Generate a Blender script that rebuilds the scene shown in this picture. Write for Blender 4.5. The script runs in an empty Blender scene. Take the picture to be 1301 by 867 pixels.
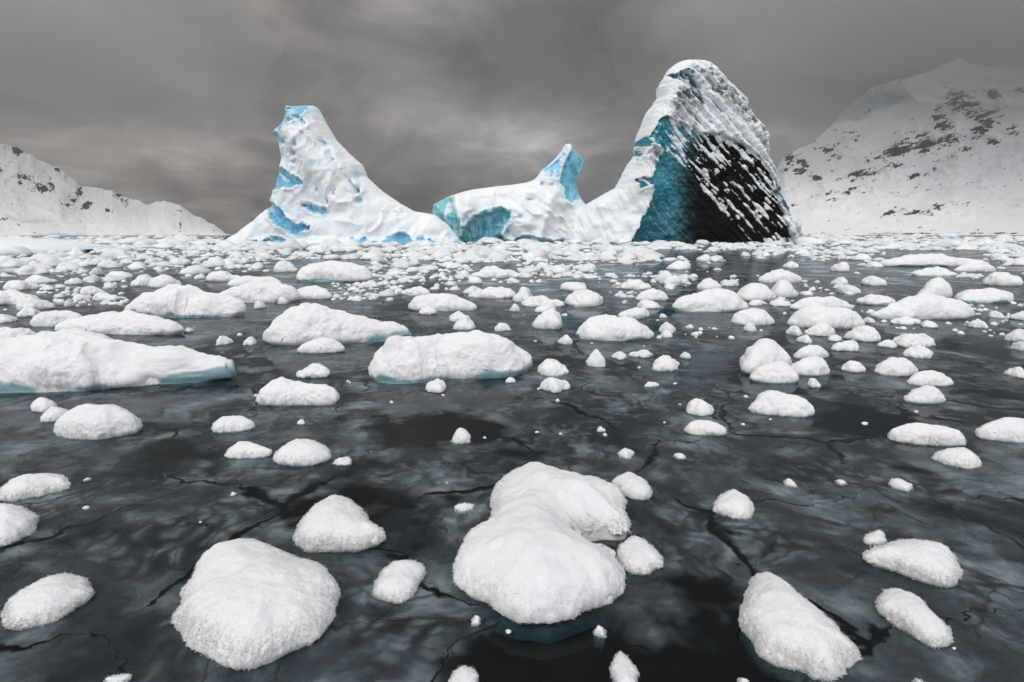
import bpy, math, random
import numpy as np

random.seed(7)
RNG = np.random.default_rng(11)
scene = bpy.context.scene
COL = scene.collection

# ------------------------------------------------------------------ camera
IW, IH, F = 1301.0, 867.0, 723.0
CAMH = 2.2
TH = math.atan((IH / 2 - 298.0) / F)
CT, ST = math.cos(TH), math.sin(TH)

cam_d = bpy.data.cameras.new('camera')
cam = bpy.data.objects.new('camera', cam_d)
COL.objects.link(cam)
cam.location = (0, 0, CAMH)
cam.rotation_euler = (math.pi / 2 - TH, 0, 0)
cam_d.sensor_width = 36.0
cam_d.lens = 36.0 * F / IW
cam_d.clip_start = 0.05
cam_d.clip_end = 20000
scene.camera = cam


def ray(px, py):
    """direction of the view through a photo pixel, scaled to unit camera depth"""
    u = (px - IW / 2) / F
    v = (IH / 2 - py) / F
    return u, CT + v * ST, -ST + v * CT


def ground(px, py, z=0.0):
    dx, dy, dz = ray(px, py)
    t = (z - CAMH) / dz
    return dx * t, dy * t


def at_y(px, py, Y):
    dx, dy, dz = ray(px, py)
    t = Y / dy
    return dx * t, Y + 0 * t, CAMH + dz * t


# ------------------------------------------------------------------ noise
def _hash(ix, iy, iz, seed):
    h = (ix.astype(np.uint32) * np.uint32(374761393) + iy.astype(np.uint32) * np.uint32(668265263)
         + iz.astype(np.uint32) * np.uint32(2246822519) + np.uint32(seed * 3266489917 & 0xffffffff))
    h = (h ^ (h >> np.uint32(13))) * np.uint32(1274126177)
    h = (h ^ (h >> np.uint32(16))) * np.uint32(2654435761)
    h = h ^ (h >> np.uint32(15))
    return h.astype(np.float64) / 4294967295.0 * 2 - 1


def vnoise(x, y, z, seed=0):
    with np.errstate(over='ignore'):
        fx, fy, fz = np.floor(x), np.floor(y), np.floor(z)
        ix, iy, iz = fx.astype(np.int64), fy.astype(np.int64), fz.astype(np.int64)
        tx, ty, tz = x - fx, y - fy, z - fz
        sx, sy, sz = [t * t * t * (t * (t * 6 - 15) + 10) for t in (tx, ty, tz)]
        r = 0
        for a in (0, 1):
            for b in (0, 1):
                for c in (0, 1):
                    w = (sx if a else 1 - sx) * (sy if b else 1 - sy) * (sz if c else 1 - sz)
                    r = r + w * _hash(ix + a, iy + b, iz + c, seed)
        return r


def fbm(x, y, z, octaves=4, seed=0, gain=0.5, lac=2.03):
    x, y, z = np.broadcast_arrays(np.asarray(x, float), np.asarray(y, float), np.asarray(z, float))
    s, a, n = 0, 1.0, 0
    for o in range(octaves):
        s = s + a * vnoise(x + 17.3 * o, y - 9.1 * o, z + 5.7 * o, seed + o * 13)
        n += a
        a *= gain
        x, y, z = x * lac, y * lac, z * lac
    return s / n


def sstep(a, b, x):
    t = np.clip((x - a) / (b - a), 0, 1)
    return t * t * (3 - 2 * t)


# ------------------------------------------------------------------ polygons
def chaikin(p, n=2):
    p = np.asarray(p, float)
    for _ in range(n):
        q = np.roll(p, -1, 0)
        p = np.stack([0.75 * p + 0.25 * q, 0.25 * p + 0.75 * q], 1).reshape(-1, 2)
    return p


def seg_dist(px, py, poly, closed=True):
    d = np.full(np.shape(px), 1e18)
    n = len(poly)
    for i in range(n if closed else n - 1):
        ax, ay = poly[i]
        bx, by = poly[(i + 1) % n]
        ex, ey = bx - ax, by - ay
        L = ex * ex + ey * ey + 1e-12
        t = np.clip(((px - ax) * ex + (py - ay) * ey) / L, 0, 1)
        d = np.minimum(d, (px - ax - t * ex) ** 2 + (py - ay - t * ey) ** 2)
    return np.sqrt(d)


def inside(px, py, poly):
    c = np.zeros(np.shape(px), bool)
    n = len(poly)
    for i in range(n):
        ax, ay = poly[i]
        bx, by = poly[(i + 1) % n]
        if ay == by:
            continue
        k = ((ay > py) != (by > py)) & (px < (bx - ax) * (py - ay) / (by - ay) + ax)
        c ^= k
    return c


def sdf(px, py, poly):
    """positive inside"""
    d = seg_dist(px, py, poly)
    return np.where(inside(px, py, poly), d, -d)


# ------------------------------------------------------------------ meshes
def new_mesh(name, co, quads=None, tris=None, mat=None, smooth=True):
    me = bpy.data.meshes.new(name)
    nq = 0 if quads is None else len(quads)
    nt = 0 if tris is None else len(tris)
    me.vertices.add(len(co))
    me.vertices.foreach_set('co', np.ascontiguousarray(co, np.float32).ravel())
    idx = []
    if nq:
        idx.append(np.asarray(quads, np.int32).ravel())
    if nt:
        idx.append(np.asarray(tris, np.int32).ravel())
    idx = np.concatenate(idx)
    me.loops.add(len(idx))
    me.loops.foreach_set('vertex_index', idx)
    me.polygons.add(nq + nt)
    st = np.concatenate([np.arange(nq) * 4, nq * 4 + np.arange(nt) * 3]).astype(np.int32)
    me.polygons.foreach_set('loop_start', st)
    me.polygons.foreach_set('use_smooth', np.full(nq + nt, smooth))
    me.update(calc_edges=True)
    me.validate()
    if mat:
        me.materials.append(mat)
    return me


def normals_of(me):
    n = np.empty(len(me.vertices) * 3, np.float32)
    me.vertex_normals.foreach_get('vector', n)
    return n.reshape(-1, 3).astype(float)


def set_co(me, co):
    me.vertices.foreach_set('co', np.ascontiguousarray(co, np.float32).ravel())
    me.update()


def set_col(me, col):
    a = me.color_attributes.new('Col', 'FLOAT_COLOR', 'POINT')
    c = np.ones((len(me.vertices), 4), np.float32)
    c[:, :3] = col
    a.data.foreach_set('color', c.ravel())


def link(name, me, loc=(0, 0, 0), parent=None):
    o = bpy.data.objects.new(name, me)
    COL.objects.link(o)
    o.location = loc
    if parent is not None:
        o.parent = parent
    return o


def tag(o, label=None, cat=None, group=None, kind=None):
    if label:
        o['label'] = label
    if cat:
        o['category'] = cat
    if group:
        o['group'] = group
    if kind:
        o['kind'] = kind
    return o


# ------------------------------------------------------------------ node helpers
class NT:
    def __init__(self, tree):
        self.t = tree
        tree.nodes.clear()

    def n(self, typ, **kw):
        nd = self.t.nodes.new(typ)
        for k, v in kw.items():
            setattr(nd, k, v)
        return nd

    def put(self, sock, v):
        if isinstance(v, bpy.types.NodeSocket):
            self.t.links.new(v, sock)
        else:
            sock.default_value = v

    def math(self, op, a, b=0.0, c=None, clamp=False):
        nd = self.n('ShaderNodeMath', operation=op, use_clamp=clamp)
        self.put(nd.inputs[0], a)
        self.put(nd.inputs[1], b)
        if c is not None:
            self.put(nd.inputs[2], c)
        return nd.outputs[0]

    def vmath(self, op, a, b=(0, 0, 0)):
        nd = self.n('ShaderNodeVectorMath', operation=op)
        self.put(nd.inputs[0], a)
        self.put(nd.inputs[1], b)
        return nd.outputs[0]

    def noise(self, vec, scale, detail=4.0, rough=0.5, dist=0.0, color=False):
        nd = self.n('ShaderNodeTexNoise')
        self.put(nd.inputs['Vector'], vec)
        nd.inputs['Scale'].default_value = scale
        nd.inputs['Detail'].default_value = detail
        nd.inputs['Roughness'].default_value = rough
        nd.inputs['Distortion'].default_value = dist
        return nd.outputs['Color' if color else 'Fac']

    def ramp(self, x, a, b, lo=0.0, hi=1.0, smooth=True):
        nd = self.n('ShaderNodeMapRange', interpolation_type='SMOOTHSTEP' if smooth else 'LINEAR')
        self.put(nd.inputs['Value'], x)
        for k, v in (('From Min', a), ('From Max', b), ('To Min', lo), ('To Max', hi)):
            self.put(nd.inputs[k], v)
        return nd.outputs[0]

    def mixc(self, f, a, b, mode='MIX'):
        nd = self.n('ShaderNodeMix', data_type='RGBA', blend_type=mode)
        self.put(nd.inputs[0], f)
        for s, v in ((nd.inputs[6], a), (nd.inputs[7], b)):
            if not isinstance(v, bpy.types.NodeSocket) and len(v) == 3:
                v = (*v, 1)
            self.put(s, v)
        return nd.outputs[2]

    def comb(self, x, y, z):
        nd = self.n('ShaderNodeCombineXYZ')
        for s, v in zip(nd.inputs, (x, y, z)):
            self.put(s, v)
        return nd.outputs[0]

    def sep(self, v):
        nd = self.n('ShaderNodeSeparateXYZ')
        self.put(nd.inputs[0], v)
        return nd.outputs

    def bump(self, h, strength, dist, normal=None):
        nd = self.n('ShaderNodeBump')
        nd.inputs['Strength'].default_value = strength
        nd.inputs['Distance'].default_value = dist
        self.put(nd.inputs['Height'], h)
        if normal is not None:
            self.put(nd.inputs['Normal'], normal)
        return nd.outputs[0]


def material(name):
    m = bpy.data.materials.new(name)
    m.use_nodes = True
    t = NT(m.node_tree)
    out = t.n('ShaderNodeOutputMaterial')
    return m, t, out


def principled(t, **kw):
    p = t.n('ShaderNodeBsdfPrincipled')
    for k, v in kw.items():
        if not isinstance(v, bpy.types.NodeSocket) and isinstance(v, tuple) and len(v) == 3 and k != 'Subsurface Radius':
            v = (*v, 1)
        t.put(p.inputs[k], v)
    return p


# ------------------------------------------------------------------ materials
def mat_floe():
    m, t, out = material('snow_on_ice')
    geo = t.n('ShaderNodeNewGeometry')
    pos = geo.outputs['Position']
    nz = t.noise(pos, 9.0, 4)
    icea = t.n('ShaderNodeAttribute', attribute_name='ice').outputs['Fac']
    wet = t.ramp(t.math('ADD', icea, t.math('MULTIPLY_ADD', nz, 0.5, -0.25)), 0.1, 1.0, 1.0, 0.0)
    tint = t.noise(pos, 3.1, 3)
    snow = t.mixc(tint, (0.78, 0.785, 0.80), (0.85, 0.852, 0.855))
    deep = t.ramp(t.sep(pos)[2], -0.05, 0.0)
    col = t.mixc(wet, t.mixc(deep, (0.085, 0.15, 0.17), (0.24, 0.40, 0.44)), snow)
    b1 = t.noise(pos, 70.0, 4, 0.7)
    b2 = t.noise(pos, 210.0, 2, 0.6)
    h = t.math('MULTIPLY_ADD', b2, 0.35, b1)
    nrm = t.bump(h, 0.6, 0.012)
    p = principled(t, **{'Base Color': col, 'Roughness': t.ramp(wet, 0, 1, 0.3, 0.85), 'Normal': nrm,
                         'Subsurface Weight': 0.45, 'Subsurface Radius': (0.03, 0.033, 0.036), 'Subsurface Scale': 0.6,
                         'Specular IOR Level': 0.25})
    t.put(out.inputs[0], p.outputs[0])
    return m


def mat_brash():
    m, t, out = material('brash_snow')
    geo = t.n('ShaderNodeNewGeometry')
    pos = geo.outputs['Position']
    tint = t.noise(pos, 0.35, 3)
    snow = t.mixc(t.ramp(tint, 0.35, 0.65), (0.68, 0.72, 0.75), (0.86, 0.86, 0.86))
    nrm = t.bump(t.noise(pos, 9.0, 4, 0.6), 0.5, 0.06)
    p = principled(t, **{'Base Color': snow, 'Roughness': 0.8, 'Normal': nrm, 'Specular IOR Level': 0.2})
    t.put(out.inputs[0], p.outputs[0])
    return m


def mat_berg():
    m, t, out = material('berg_ice_and_snow')
    geo = t.n('ShaderNodeNewGeometry')
    pos = geo.outputs['Position']
    at = t.n('ShaderNodeAttribute', attribute_name='Col')
    col = at.outputs['Color']
    red = t.sep(col)[0]
    v = t.noise(pos, 1.3, 5, 0.6)
    col2 = t.mixc(1.0, col, t.mixc(v, (0.82, 0.84, 0.86), (1.08, 1.06, 1.05)), 'MULTIPLY')
    snowness = t.ramp(red, 0.2, 0.65)
    h = t.math('MULTIPLY_ADD', t.noise(pos, 3.5, 4, 0.6), 0.35, t.noise(pos, 0.9, 4, 0.6))
    h = t.math('MULTIPLY', h, t.ramp(snowness, 0, 1, 0.35, 1.0))
    nrm = t.bump(h, 0.3, 0.35)
    p = principled(t, **{'Base Color': col2, 'Roughness': t.ramp(snowness, 0, 1, 0.38, 0.85), 'Normal': nrm,
                         'Specular IOR Level': t.math('MULTIPLY', t.ramp(t.sep(col)[1], 0.015, 0.1, 0.04, 0.3), t.ramp(snowness, 0, 1, 1.0, 0.4))})
    t.put(out.inputs[0], p.outputs[0])
    return m


def mat_mountain():
    m, t, out = material('mountain_snow_and_rock')
    geo = t.n('ShaderNodeNewGeometry')
    pos = geo.outputs['Position']
    col = t.n('ShaderNodeAttribute', attribute_name='Col').outputs['Color']
    nrm = t.bump(t.noise(pos, 0.03, 6, 0.6), 0.5, 14.0)
    p = principled(t, **{'Base Color': col, 'Roughness': 0.85, 'Normal': nrm, 'Specular IOR Level': 0.1})
    t.put(out.inputs[0], p.outputs[0])
    return m


def mat_water():
    m, t, out = material('polar_sea_with_thin_ice')
    geo = t.n('ShaderNodeNewGeometry')
    pos = geo.outputs['Position']
    # wind drift direction stretches the slush a little
    warp = t.vmath('SUBTRACT', t.noise(pos, 0.9, 4, 0.55, color=True), (0.5, 0.5, 0.5))
    wv = t.n('ShaderNodeVectorMath', operation='SCALE')
    t.put(wv.inputs[0], warp)
    wv.inputs['Scale'].default_value = 1.1
    jag = t.n('ShaderNodeVectorMath', operation='SCALE')
    t.put(jag.inputs[0], t.vmath('SUBTRACT', t.noise(pos, 7.0, 4, 0.6, color=True), (0.5, 0.5, 0.5)))
    jag.inputs['Scale'].default_value = 0.14
    p2 = t.vmath('ADD', t.vmath('ADD', pos, wv.outputs[0]), jag.outputs[0])
    vo = t.n('ShaderNodeTexVoronoi', feature='DISTANCE_TO_EDGE', voronoi_dimensions='2D')
    t.put(vo.inputs['Vector'], p2)
    vo.inputs['Scale'].default_value = 0.62
    vo2 = t.n('ShaderNodeTexVoronoi', feature='DISTANCE_TO_EDGE', voronoi_dimensions='2D')
    t.put(vo2.inputs['Vector'], t.vmath('ADD', p2, (31.0, 7.0, 0)))
    vo2.inputs['Scale'].default_value = 1.7
    wid = t.ramp(t.noise(pos, 0.8, 3), 0.42, 0.75, 0.004, 0.075)
    plate = t.ramp(vo.outputs['Distance'], t.math('MULTIPLY', wid, 0.25), wid)
    hair = t.ramp(vo2.outputs['Distance'], 0.0, t.ramp(t.noise(pos, 1.3, 2), 0.45, 0.7, 0.004, 0.06), 0.45, 1.0)
    lead = t.ramp(t.noise(t.vmath('ADD', pos, (4.3, 1.2, 0)), 0.42, 5, 0.58), 0.52, 0.60, 1.0, 0.0)
    plate = t.math('MULTIPLY', t.math('MULTIPLY', plate, hair), lead)
    # cloudy slush lumps frozen into the sheet
    sm = t.n('ShaderNodeTexVoronoi', feature='SMOOTH_F1', voronoi_dimensions='2D')
    p3 = t.vmath('ADD', pos, wv.outputs[0])
    t.put(sm.inputs['Vector'], t.vmath('ADD', p3, (3.0, 11.0, 0)))
    sm.inputs['Scale'].default_value = 2.6
    sm.inputs['Smoothness'].default_value = 0.6
    blob = t.ramp(sm.outputs['Distance'], 0.0, 0.62, 1.0, 0.0)
    blob = t.math('MULTIPLY', blob, t.ramp(t.noise(pos, 1.6, 4, 0.6), 0.36, 0.72))
    sm2 = t.n('ShaderNodeTexVoronoi', feature='SMOOTH_F1', voronoi_dimensions='2D')
    t.put(sm2.inputs['Vector'], t.vmath('ADD', p3, (13.0, 1.0, 0)))
    sm2.inputs['Scale'].default_value = 7.0
    sm2.inputs['Smoothness'].default_value = 0.35
    blob2 = t.math('MULTIPLY', t.ramp(sm2.outputs['Distance'], 0.0, 0.62, 1.0, 0.0), t.ramp(t.noise(t.vmath('ADD', pos, (9.0, 2.0, 0)), 1.1, 3), 0.4, 0.65))
    cloud = t.ramp(t.noise(p3, 1.1, 7, 0.6), 0.3, 0.8)
    fine = t.noise(p2, 14.0, 4, 0.6)
    pale = t.ramp(t.noise(t.vmath('ADD', p3, (40.0, 3.0, 0)), 0.75, 5, 0.55), 0.45, 0.85)
    dens = t.math('MULTIPLY_ADD', blob, 0.55, t.math('MULTIPLY_ADD', pale, 0.5, t.math('MULTIPLY', cloud, 0.36)))
    dens = t.math('MULTIPLY_ADD', blob2, 0.3, dens)
    dens = t.math('MULTIPLY', dens, t.ramp(fine, 0.2, 0.8, 0.75, 1.2))
    dens = t.math('MULTIPLY', t.math('POWER', dens, 1.2), 1.2)
    icec = t.mixc(t.math('MINIMUM', dens, 1.0), (0.012, 0.019, 0.026), (0.25, 0.30, 0.325))
    # surface relief
    rip = t.math('MULTIPLY_ADD', t.noise(pos, 6.0, 3, 0.5), 0.6, t.noise(pos, 1.4, 3))
    nw = t.bump(rip, 0.10, 0.05)
    ni = t.bump(t.math('ADD', t.math('MULTIPLY', fine, 0.25), cloud), 0.35, 0.03)
    fr = t.n('ShaderNodeFresnel')
    fr.inputs['IOR'].default_value = 1.33
    t.put(fr.inputs['Normal'], nw)
    gl = t.n('ShaderNodeBsdfGlossy')
    gl.inputs['Roughness'].default_value = 0.05
    t.put(gl.inputs['Normal'], nw)
    gl.inputs['Color'].default_value = (0.72, 0.80, 0.85, 1)
    tr = t.n('ShaderNodeBsdfTransparent')
    tr.inputs['Color'].default_value = (0.9, 0.95, 0.97, 1)
    w = t.n('ShaderNodeMixShader')
    t.put(w.inputs[0], fr.outputs[0])
    t.put(w.inputs[1], tr.outputs[0])
    t.put(w.inputs[2], gl.outputs[0])
    ice = principled(t, **{'Base Color': icec, 'Roughness': 0.42, 'Normal': ni, 'IOR': 1.31, 'Specular IOR Level': 0.22})
    mx = t.n('ShaderNodeMixShader')
    t.put(mx.inputs[0], t.math('MULTIPLY', plate, t.ramp(dens, 0.0, 0.5, 0.6, 0.88)))
    t.put(mx.inputs[1], w.outputs[0])
    t.put(mx.inputs[2], ice.outputs[0])
    t.put(out.inputs[0], mx.outputs[0])
    ab = t.n('ShaderNodeVolumeAbsorption')
    ab.inputs['Color'].default_value = (0.25, 0.62, 0.70, 1)
    ab.inputs['Density'].default_value = 9.0
    t.put(out.inputs['Volume'], ab.outputs[0])
    return m


M_FLOE, M_BRASH, M_BERG, M_MOUNT, M_WATER = mat_floe(), mat_brash(), mat_berg(), mat_mountain(), mat_water()


# ------------------------------------------------------------------ setting: sea, haze
def box_mesh(name, x0, x1, y0, y1, z0, z1, mat):
    co = np.array([(x, y, z) for z in (z0, z1) for y in (y0, y1) for x in (x0, x1)], float)
    q = [(0, 2, 3, 1), (4, 5, 7, 6), (0, 1, 5, 4), (2, 6, 7, 3), (0, 4, 6, 2), (1, 3, 7, 5)]
    return new_mesh(name, co, quads=q, mat=mat, smooth=False)


sea = link('sea', box_mesh('sea', -3000, 3000, -1500, 3000, -3.0, 0.0, M_WATER))
tag(sea, kind='structure')

HAZE = 0.00013


def mat_haze(name, dens, col=(0.72, 0.72, 0.73)):
    m, t, out = material(name)
    v = t.n('ShaderNodeVolumePrincipled')
    v.inputs['Color'].default_value = (*col, 1)
    v.inputs['Density'].default_value = dens
    v.inputs['Anisotropy'].default_value = 0.0
    t.put(out.inputs['Volume'], v.outputs[0])
    return m


hz = link('haze', box_mesh('haze', -3100, 3100, -1600, 3100, -4.0, 760.0, mat_haze('haze_air', HAZE)))
tag(hz, kind='stuff')


def mist(c, r, dens, seed, col):
    """a lumpy closed bank of cloud round a summit"""
    n, m = 64, 32
    th = np.linspace(0, 2 * math.pi, n, endpoint=False)
    ph = np.linspace(0, math.pi, m + 2)[1:-1]
    T, P = np.meshgrid(th, ph)
    d = np.stack([np.sin(P) * np.cos(T), np.sin(P) * np.sin(T), np.cos(P)], -1).reshape(-1, 3)
    k = 1 + .22 * fbm(d[:, 0] * 1.6, d[:, 1] * 1.6, d[:, 2] * 1.6 + seed, 3, seed)
    co = d * k[:, None] * np.array(r)
    co = np.concatenate([co, [[0, 0, r[2]], [0, 0, -r[2]]]])
    j = np.arange(n)
    jn = (j + 1) % n
    q = np.concatenate([np.stack([i * n + j, (i + 1) * n + j, (i + 1) * n + jn, i * n + jn], 1) for i in range(m - 1)])
    tr = np.concatenate([np.stack([np.full(n, n * m), j, jn], 1), np.stack([np.full(n, n * m + 1), (m - 1) * n + jn, (m - 1) * n + j], 1)])
    o = link('mist', new_mesh('mist', co, q, tr, mat_haze('mist_air', dens, col)), c)
    tag(o, kind='stuff')


for k_, sd_n in ((1.0, 5), (.9, 6), (.8, 7), (.7, 8), (.6, 9), (.5, 10)):
    mist((1560, 1950, 740), (1200 * k_, 1050 * k_, 430 * k_ ** .7), 0.00033, sd_n, (0.9, 0.9, 0.905))
for k_, sd_n in ((1.0, 15), (.75, 16)):
    mist((-1400, 1500, 480), (800 * k_, 700 * k_, 260 * k_ ** .7), 0.0009, sd_n, (0.88, 0.87, 0.86))


# ------------------------------------------------------------------ floes
def plan_from_view(w_px, h_px, cx, yb, poly=False):
    """size and depth in metres of a lump seen w_px wide and h_px tall with its front waterline at yb"""
    X, Y = ground(cx, yb)
    zc = Y * CT + CAMH * ST
    s = F / zc
    phi = math.atan2(CAMH, math.hypot(X, Y))
    W, h = w_px / s, h_px / s
    lo, hi = 0.05 * W, 6 * W
    rho = 0.33 - 0.14 * float(sstep(0.12, 0.5, np.float64(phi)))
    for _ in range(40):
        d = 0.5 * (lo + hi)
        v = d * math.sin(phi) + rho * math.sqrt(d * W) * math.cos(phi)
        if v > h:
            hi = d
        else:
            lo = d
    D = 0.5 * (lo + hi)
    mx = (3.0 if phi > 0.3 else 1.2) if poly else 1.25
    D = min(max(D, (0.4 if poly else 0.6) * W), mx * W)
    H = (h - D * math.sin(phi)) / (0.8 * math.cos(phi))
    H = min(max(H, 0.14 * min(W, D)), 0.8 * W)
    return W, D, H, phi, Y


def polar_mesh(name, poly, H, nth, nr, seed, hs=None, shelf=1.08, fine=0.008, mat=M_FLOE, fluff=0, rough=1.0, flat=1.08, ih=0.0, root=None):
    """a snow lump over a star-shaped plan outline (metres, centre at 0,0): domed top, undercut rim, submerged ice foot"""
    poly = np.asarray(poly, float)
    th = np.linspace(0, 2 * math.pi, nth, endpoint=False)
    c, s = np.cos(th), np.sin(th)
    r = np.full(nth, 1e-3)
    n = len(poly)
    for i in range(n):
        a, b = poly[i], poly[(i + 1) % n]
        e = b - a
        den = c * e[1] - s * e[0]
        den = np.where(np.abs(den) < 1e-9, 1e-9, den)
        t = (a[0] * e[1] - a[1] * e[0]) / den
        k = (a[0] * s - a[1] * c) / den
        ok = (t > 0) & (k >= -1e-6) & (k <= 1 + 1e-6)
        r = np.where(ok, np.maximum(r, t), r)
    ks = max(1, int(nth * 0.006))
    kern = np.exp(-0.5 * (np.arange(-3 * ks, 3 * ks + 1) / ks) ** 2)
    kern /= kern.sum()
    r = np.convolve(np.concatenate([r[-3 * ks:], r, r[:3 * ks]]), kern, 'valid')
    S = math.sqrt(max(1e-6, 0.5 * abs(np.sum(r * np.roll(r, -1)) * math.sin(2 * math.pi / nth))))
    r = r * (1 + 0.06 * rough * fbm(c * 2.2, s * 2.2, seed * 3.1, 3, seed))
    # crumbling edge: scallops of a few centimetres (or a tenth of the lump when it is larger)
    es = max(0.035, 0.07 * S)
    r = r + 0.42 * es * fbm(r * c / es * .6, r * s / es * .6, seed * 1.3, 3, seed + 9, gain=.6)
    r = np.maximum(r, 0.15 * S)
    thc = np.append(th, 2 * math.pi)
    rc = np.append(r, r[0])
    # even quad grid mapped onto the plan (concentric square to disc)
    N = nth // 4 + 1
    g = np.linspace(-1, 1, N)
    A, B = np.meshgrid(g, g, indexing='ij')
    big = np.abs(A) > np.abs(B)
    with np.errstate(divide='ignore', invalid='ignore'):
        t_ = np.where(big, A, B)
        ph = np.where(big, math.pi / 4 * B / np.where(A == 0, 1, A), math.pi / 2 - math.pi / 4 * A / np.where(B == 0, 1, B))
    ph = np.where(t_ < 0, ph + math.pi, ph) % (2 * math.pi)
    t_ = 1 - (1 - np.abs(t_)) ** 1.25
    R_ = t_ * np.interp(ph, thc, rc)
    gx, gy = (R_ * np.cos(ph)).ravel(), (R_ * np.sin(ph)).ravel()
    bx, by = r * c, r * s
    bpoly = np.stack([bx, by], 1)[:: max(1, nth // 90)]
    d = seg_dist(gx, gy, bpoly)
    inr = d.max()
    prof = (1 - (1 - np.clip(d / (flat * inr), 0, 1)) ** 1.75) ** (1 / 1.9)
    I = np.arange(N * N).reshape(N, N)
    loop = np.concatenate([I[:-1, 0], I[-1, :-1], I[:0:-1, -1], I[0, :0:-1]])
    prof.ravel()[loop] = 0.0
    zz = H * prof
    if hs is not None:
        zz = zz * hs(gx, gy)
    lift = min(0.07, 0.05 * S) + 0.03 * H
    zz = zz + lift
    low = [(0.955, .35 * lift), (0.93, -0.012), (shelf * .99, -0.03 - 0.10 * H), (shelf * 0.9, -0.06 - 0.2 * H), (0.5, -0.09 - 0.3 * H)]
    co = [np.stack([gx, gy, zz], 1)]
    lx, ly = gx[loop], gy[loop]
    lc = np.hypot(lx, ly) + 1e-9
    for k, zl in low:
        wob = 1 + 0.10 * fbm(lx / lc * 1.7 + 5, ly / lc * 1.7, seed * 1.7 + zl, 2, seed + 5)
        kk = k if k < 1 else 1 + (k - 1) * wob
        co.append(np.stack([lx * kk, ly * kk, np.full(len(lx), zl)], 1))
    co.append(np.array([[0, 0, low[-1][1]]]))
    co = np.concatenate(co)
    nl = len(loop)
    quads = [np.stack([I[:-1, :-1], I[1:, :-1], I[1:, 1:], I[:-1, 1:]], -1).reshape(-1, 4)]
    prev = loop
    for q_ in range(len(low)):
        cur = N * N + q_ * nl + np.arange(nl)
        quads.append(np.stack([prev, cur, np.roll(cur, -1), np.roll(prev, -1)], 1))
        prev = cur
    tris = np.stack([prev, np.full(nl, len(co) - 1), np.roll(prev, -1)], 1)
    quads = np.concatenate(quads)
    me = new_mesh(name, co, quads, tris, mat)
    nm = normals_of(me)
    top = sstep(-0.04, lift, co[:, 2])
    q = co + seed * 7.77
    amp = np.zeros(len(co))
    for fr, a in ((1.7, .08), (3.9, .045), (9.0, .02), (19.0, .010)):
        amp += rough * a * S * fbm(q[:, 0] * fr / S, q[:, 1] * fr / S, q[:, 2] * fr / S, 2, seed)
    rimw = 1 - sstep(0.2, 0.7, (co[:, 2] - lift) / max(H, 1e-3))
    if fine > 0:
        f1 = fbm(q[:, 0] / (fine * 4.0), q[:, 1] / (fine * 4.0), q[:, 2] / (fine * 4.0), 3, seed + 3, gain=0.65)
        f2 = fbm(q[:, 0] / (fine * 2.0), q[:, 1] / (fine * 2.0), q[:, 2] / (fine * 2.0), 2, seed + 4, gain=.7)
        amp += np.where(f1 > 0, 1.0, .5) * fine * (0.28 + 1.0 * rimw) * f1 * 1.4 + fine * (.15 + .45 * rimw) * f2
    amp *= 0.2 + 0.8 * top
    co2 = co + nm * amp[:, None]
    zi = co[:, 2] + .35 * (H + lift) * fbm(q[:, 0] * 2.3 / S, q[:, 1] * 2.3 / S, q[:, 2] * 4 / S, 3, seed + 21) * (ih > 0)
    lim = max(0.02, ih * (H + lift))
    icew = 1 - sstep(.1 * lim, 1.25 * lim, zi)
    if root is not None:
        set_co(me, co2)
        nm2 = normals_of(me)
        bpy.data.meshes.remove(me)
        fz = icew[quads].mean(1) > .5
        for pn, sel in (('snow_cap', ~fz), ('ice_foot', fz)):
            qs, ts = quads[sel], (tris if pn == 'ice_foot' else np.zeros((0, 3), int))
            vid = np.unique(np.concatenate([qs.ravel(), ts.ravel()]))
            lut = np.full(len(co2), -1)
            lut[vid] = np.arange(len(vid))
            pm = new_mesh(pn, co2[vid], lut[qs], lut[ts] if len(ts) else None, mat)
            at = pm.attributes.new('ice', 'FLOAT', 'POINT')
            at.data.foreach_set('value', icew[vid].astype(np.float32))
            pm.normals_split_custom_set_from_vertices([tuple(v) for v in nm2[vid]])
            link(pn, pm, (0, 0, 0), root)
        return None
    if not fluff:
        set_co(me, co2)
        at = me.attributes.new('ice', 'FLOAT', 'POINT')
        at.data.foreach_set('value', icew.astype(np.float32))
        return me
    # loose crystals clinging to the snow: tiny rounded grains, thicker along the rim
    cand = np.where(co[:, 2] > 0.0)[0]
    wgt = 0.07 + 1.0 * rimw[cand]
    rg = np.random.default_rng(seed)
    pick = rg.choice(cand, size=fluff, p=wgt / wgt.sum())
    set_co(me, co2)
    nm2 = normals_of(me)
    size = fine * rg.uniform(0.12, 0.36, fluff) * (0.7 + 0.5 * rimw[pick])
    base = co2[pick] + nm2[pick] * (size * rg.uniform(-0.4, 1.3, fluff))[:, None] + rg.normal(0, fine * 0.35, (fluff, 3))
    octv = np.array([(1, 0, 0), (-1, 0, 0), (0, 1, 0), (0, -1, 0), (0, 0, 1), (0, 0, -1)], float)
    tv = base[:, None, :] + (octv[None] * rg.uniform(.6, 1.3, (fluff, 6, 1)) + rg.normal(0, .15, (fluff, 6, 3))) * size[:, None, None]
    tf = np.array([(0, 2, 4), (2, 1, 4), (1, 3, 4), (3, 0, 4), (2, 0, 5), (1, 2, 5), (3, 1, 5), (0, 3, 5)])
    o = len(co2) + np.arange(fluff)[:, None, None] * 6
    tris2 = (tf[None] + o).reshape(-1, 3)
    bpy.data.meshes.remove(me)
    me = new_mesh(name, np.concatenate([co2, tv.reshape(-1, 3)]), quads, np.concatenate([tris, tris2]), mat)
    at = me.attributes.new('ice', 'FLOAT', 'POINT')
    at.data.foreach_set('value', np.concatenate([icew, np.zeros(fluff * 6)]).astype(np.float32))
    return me


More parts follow.
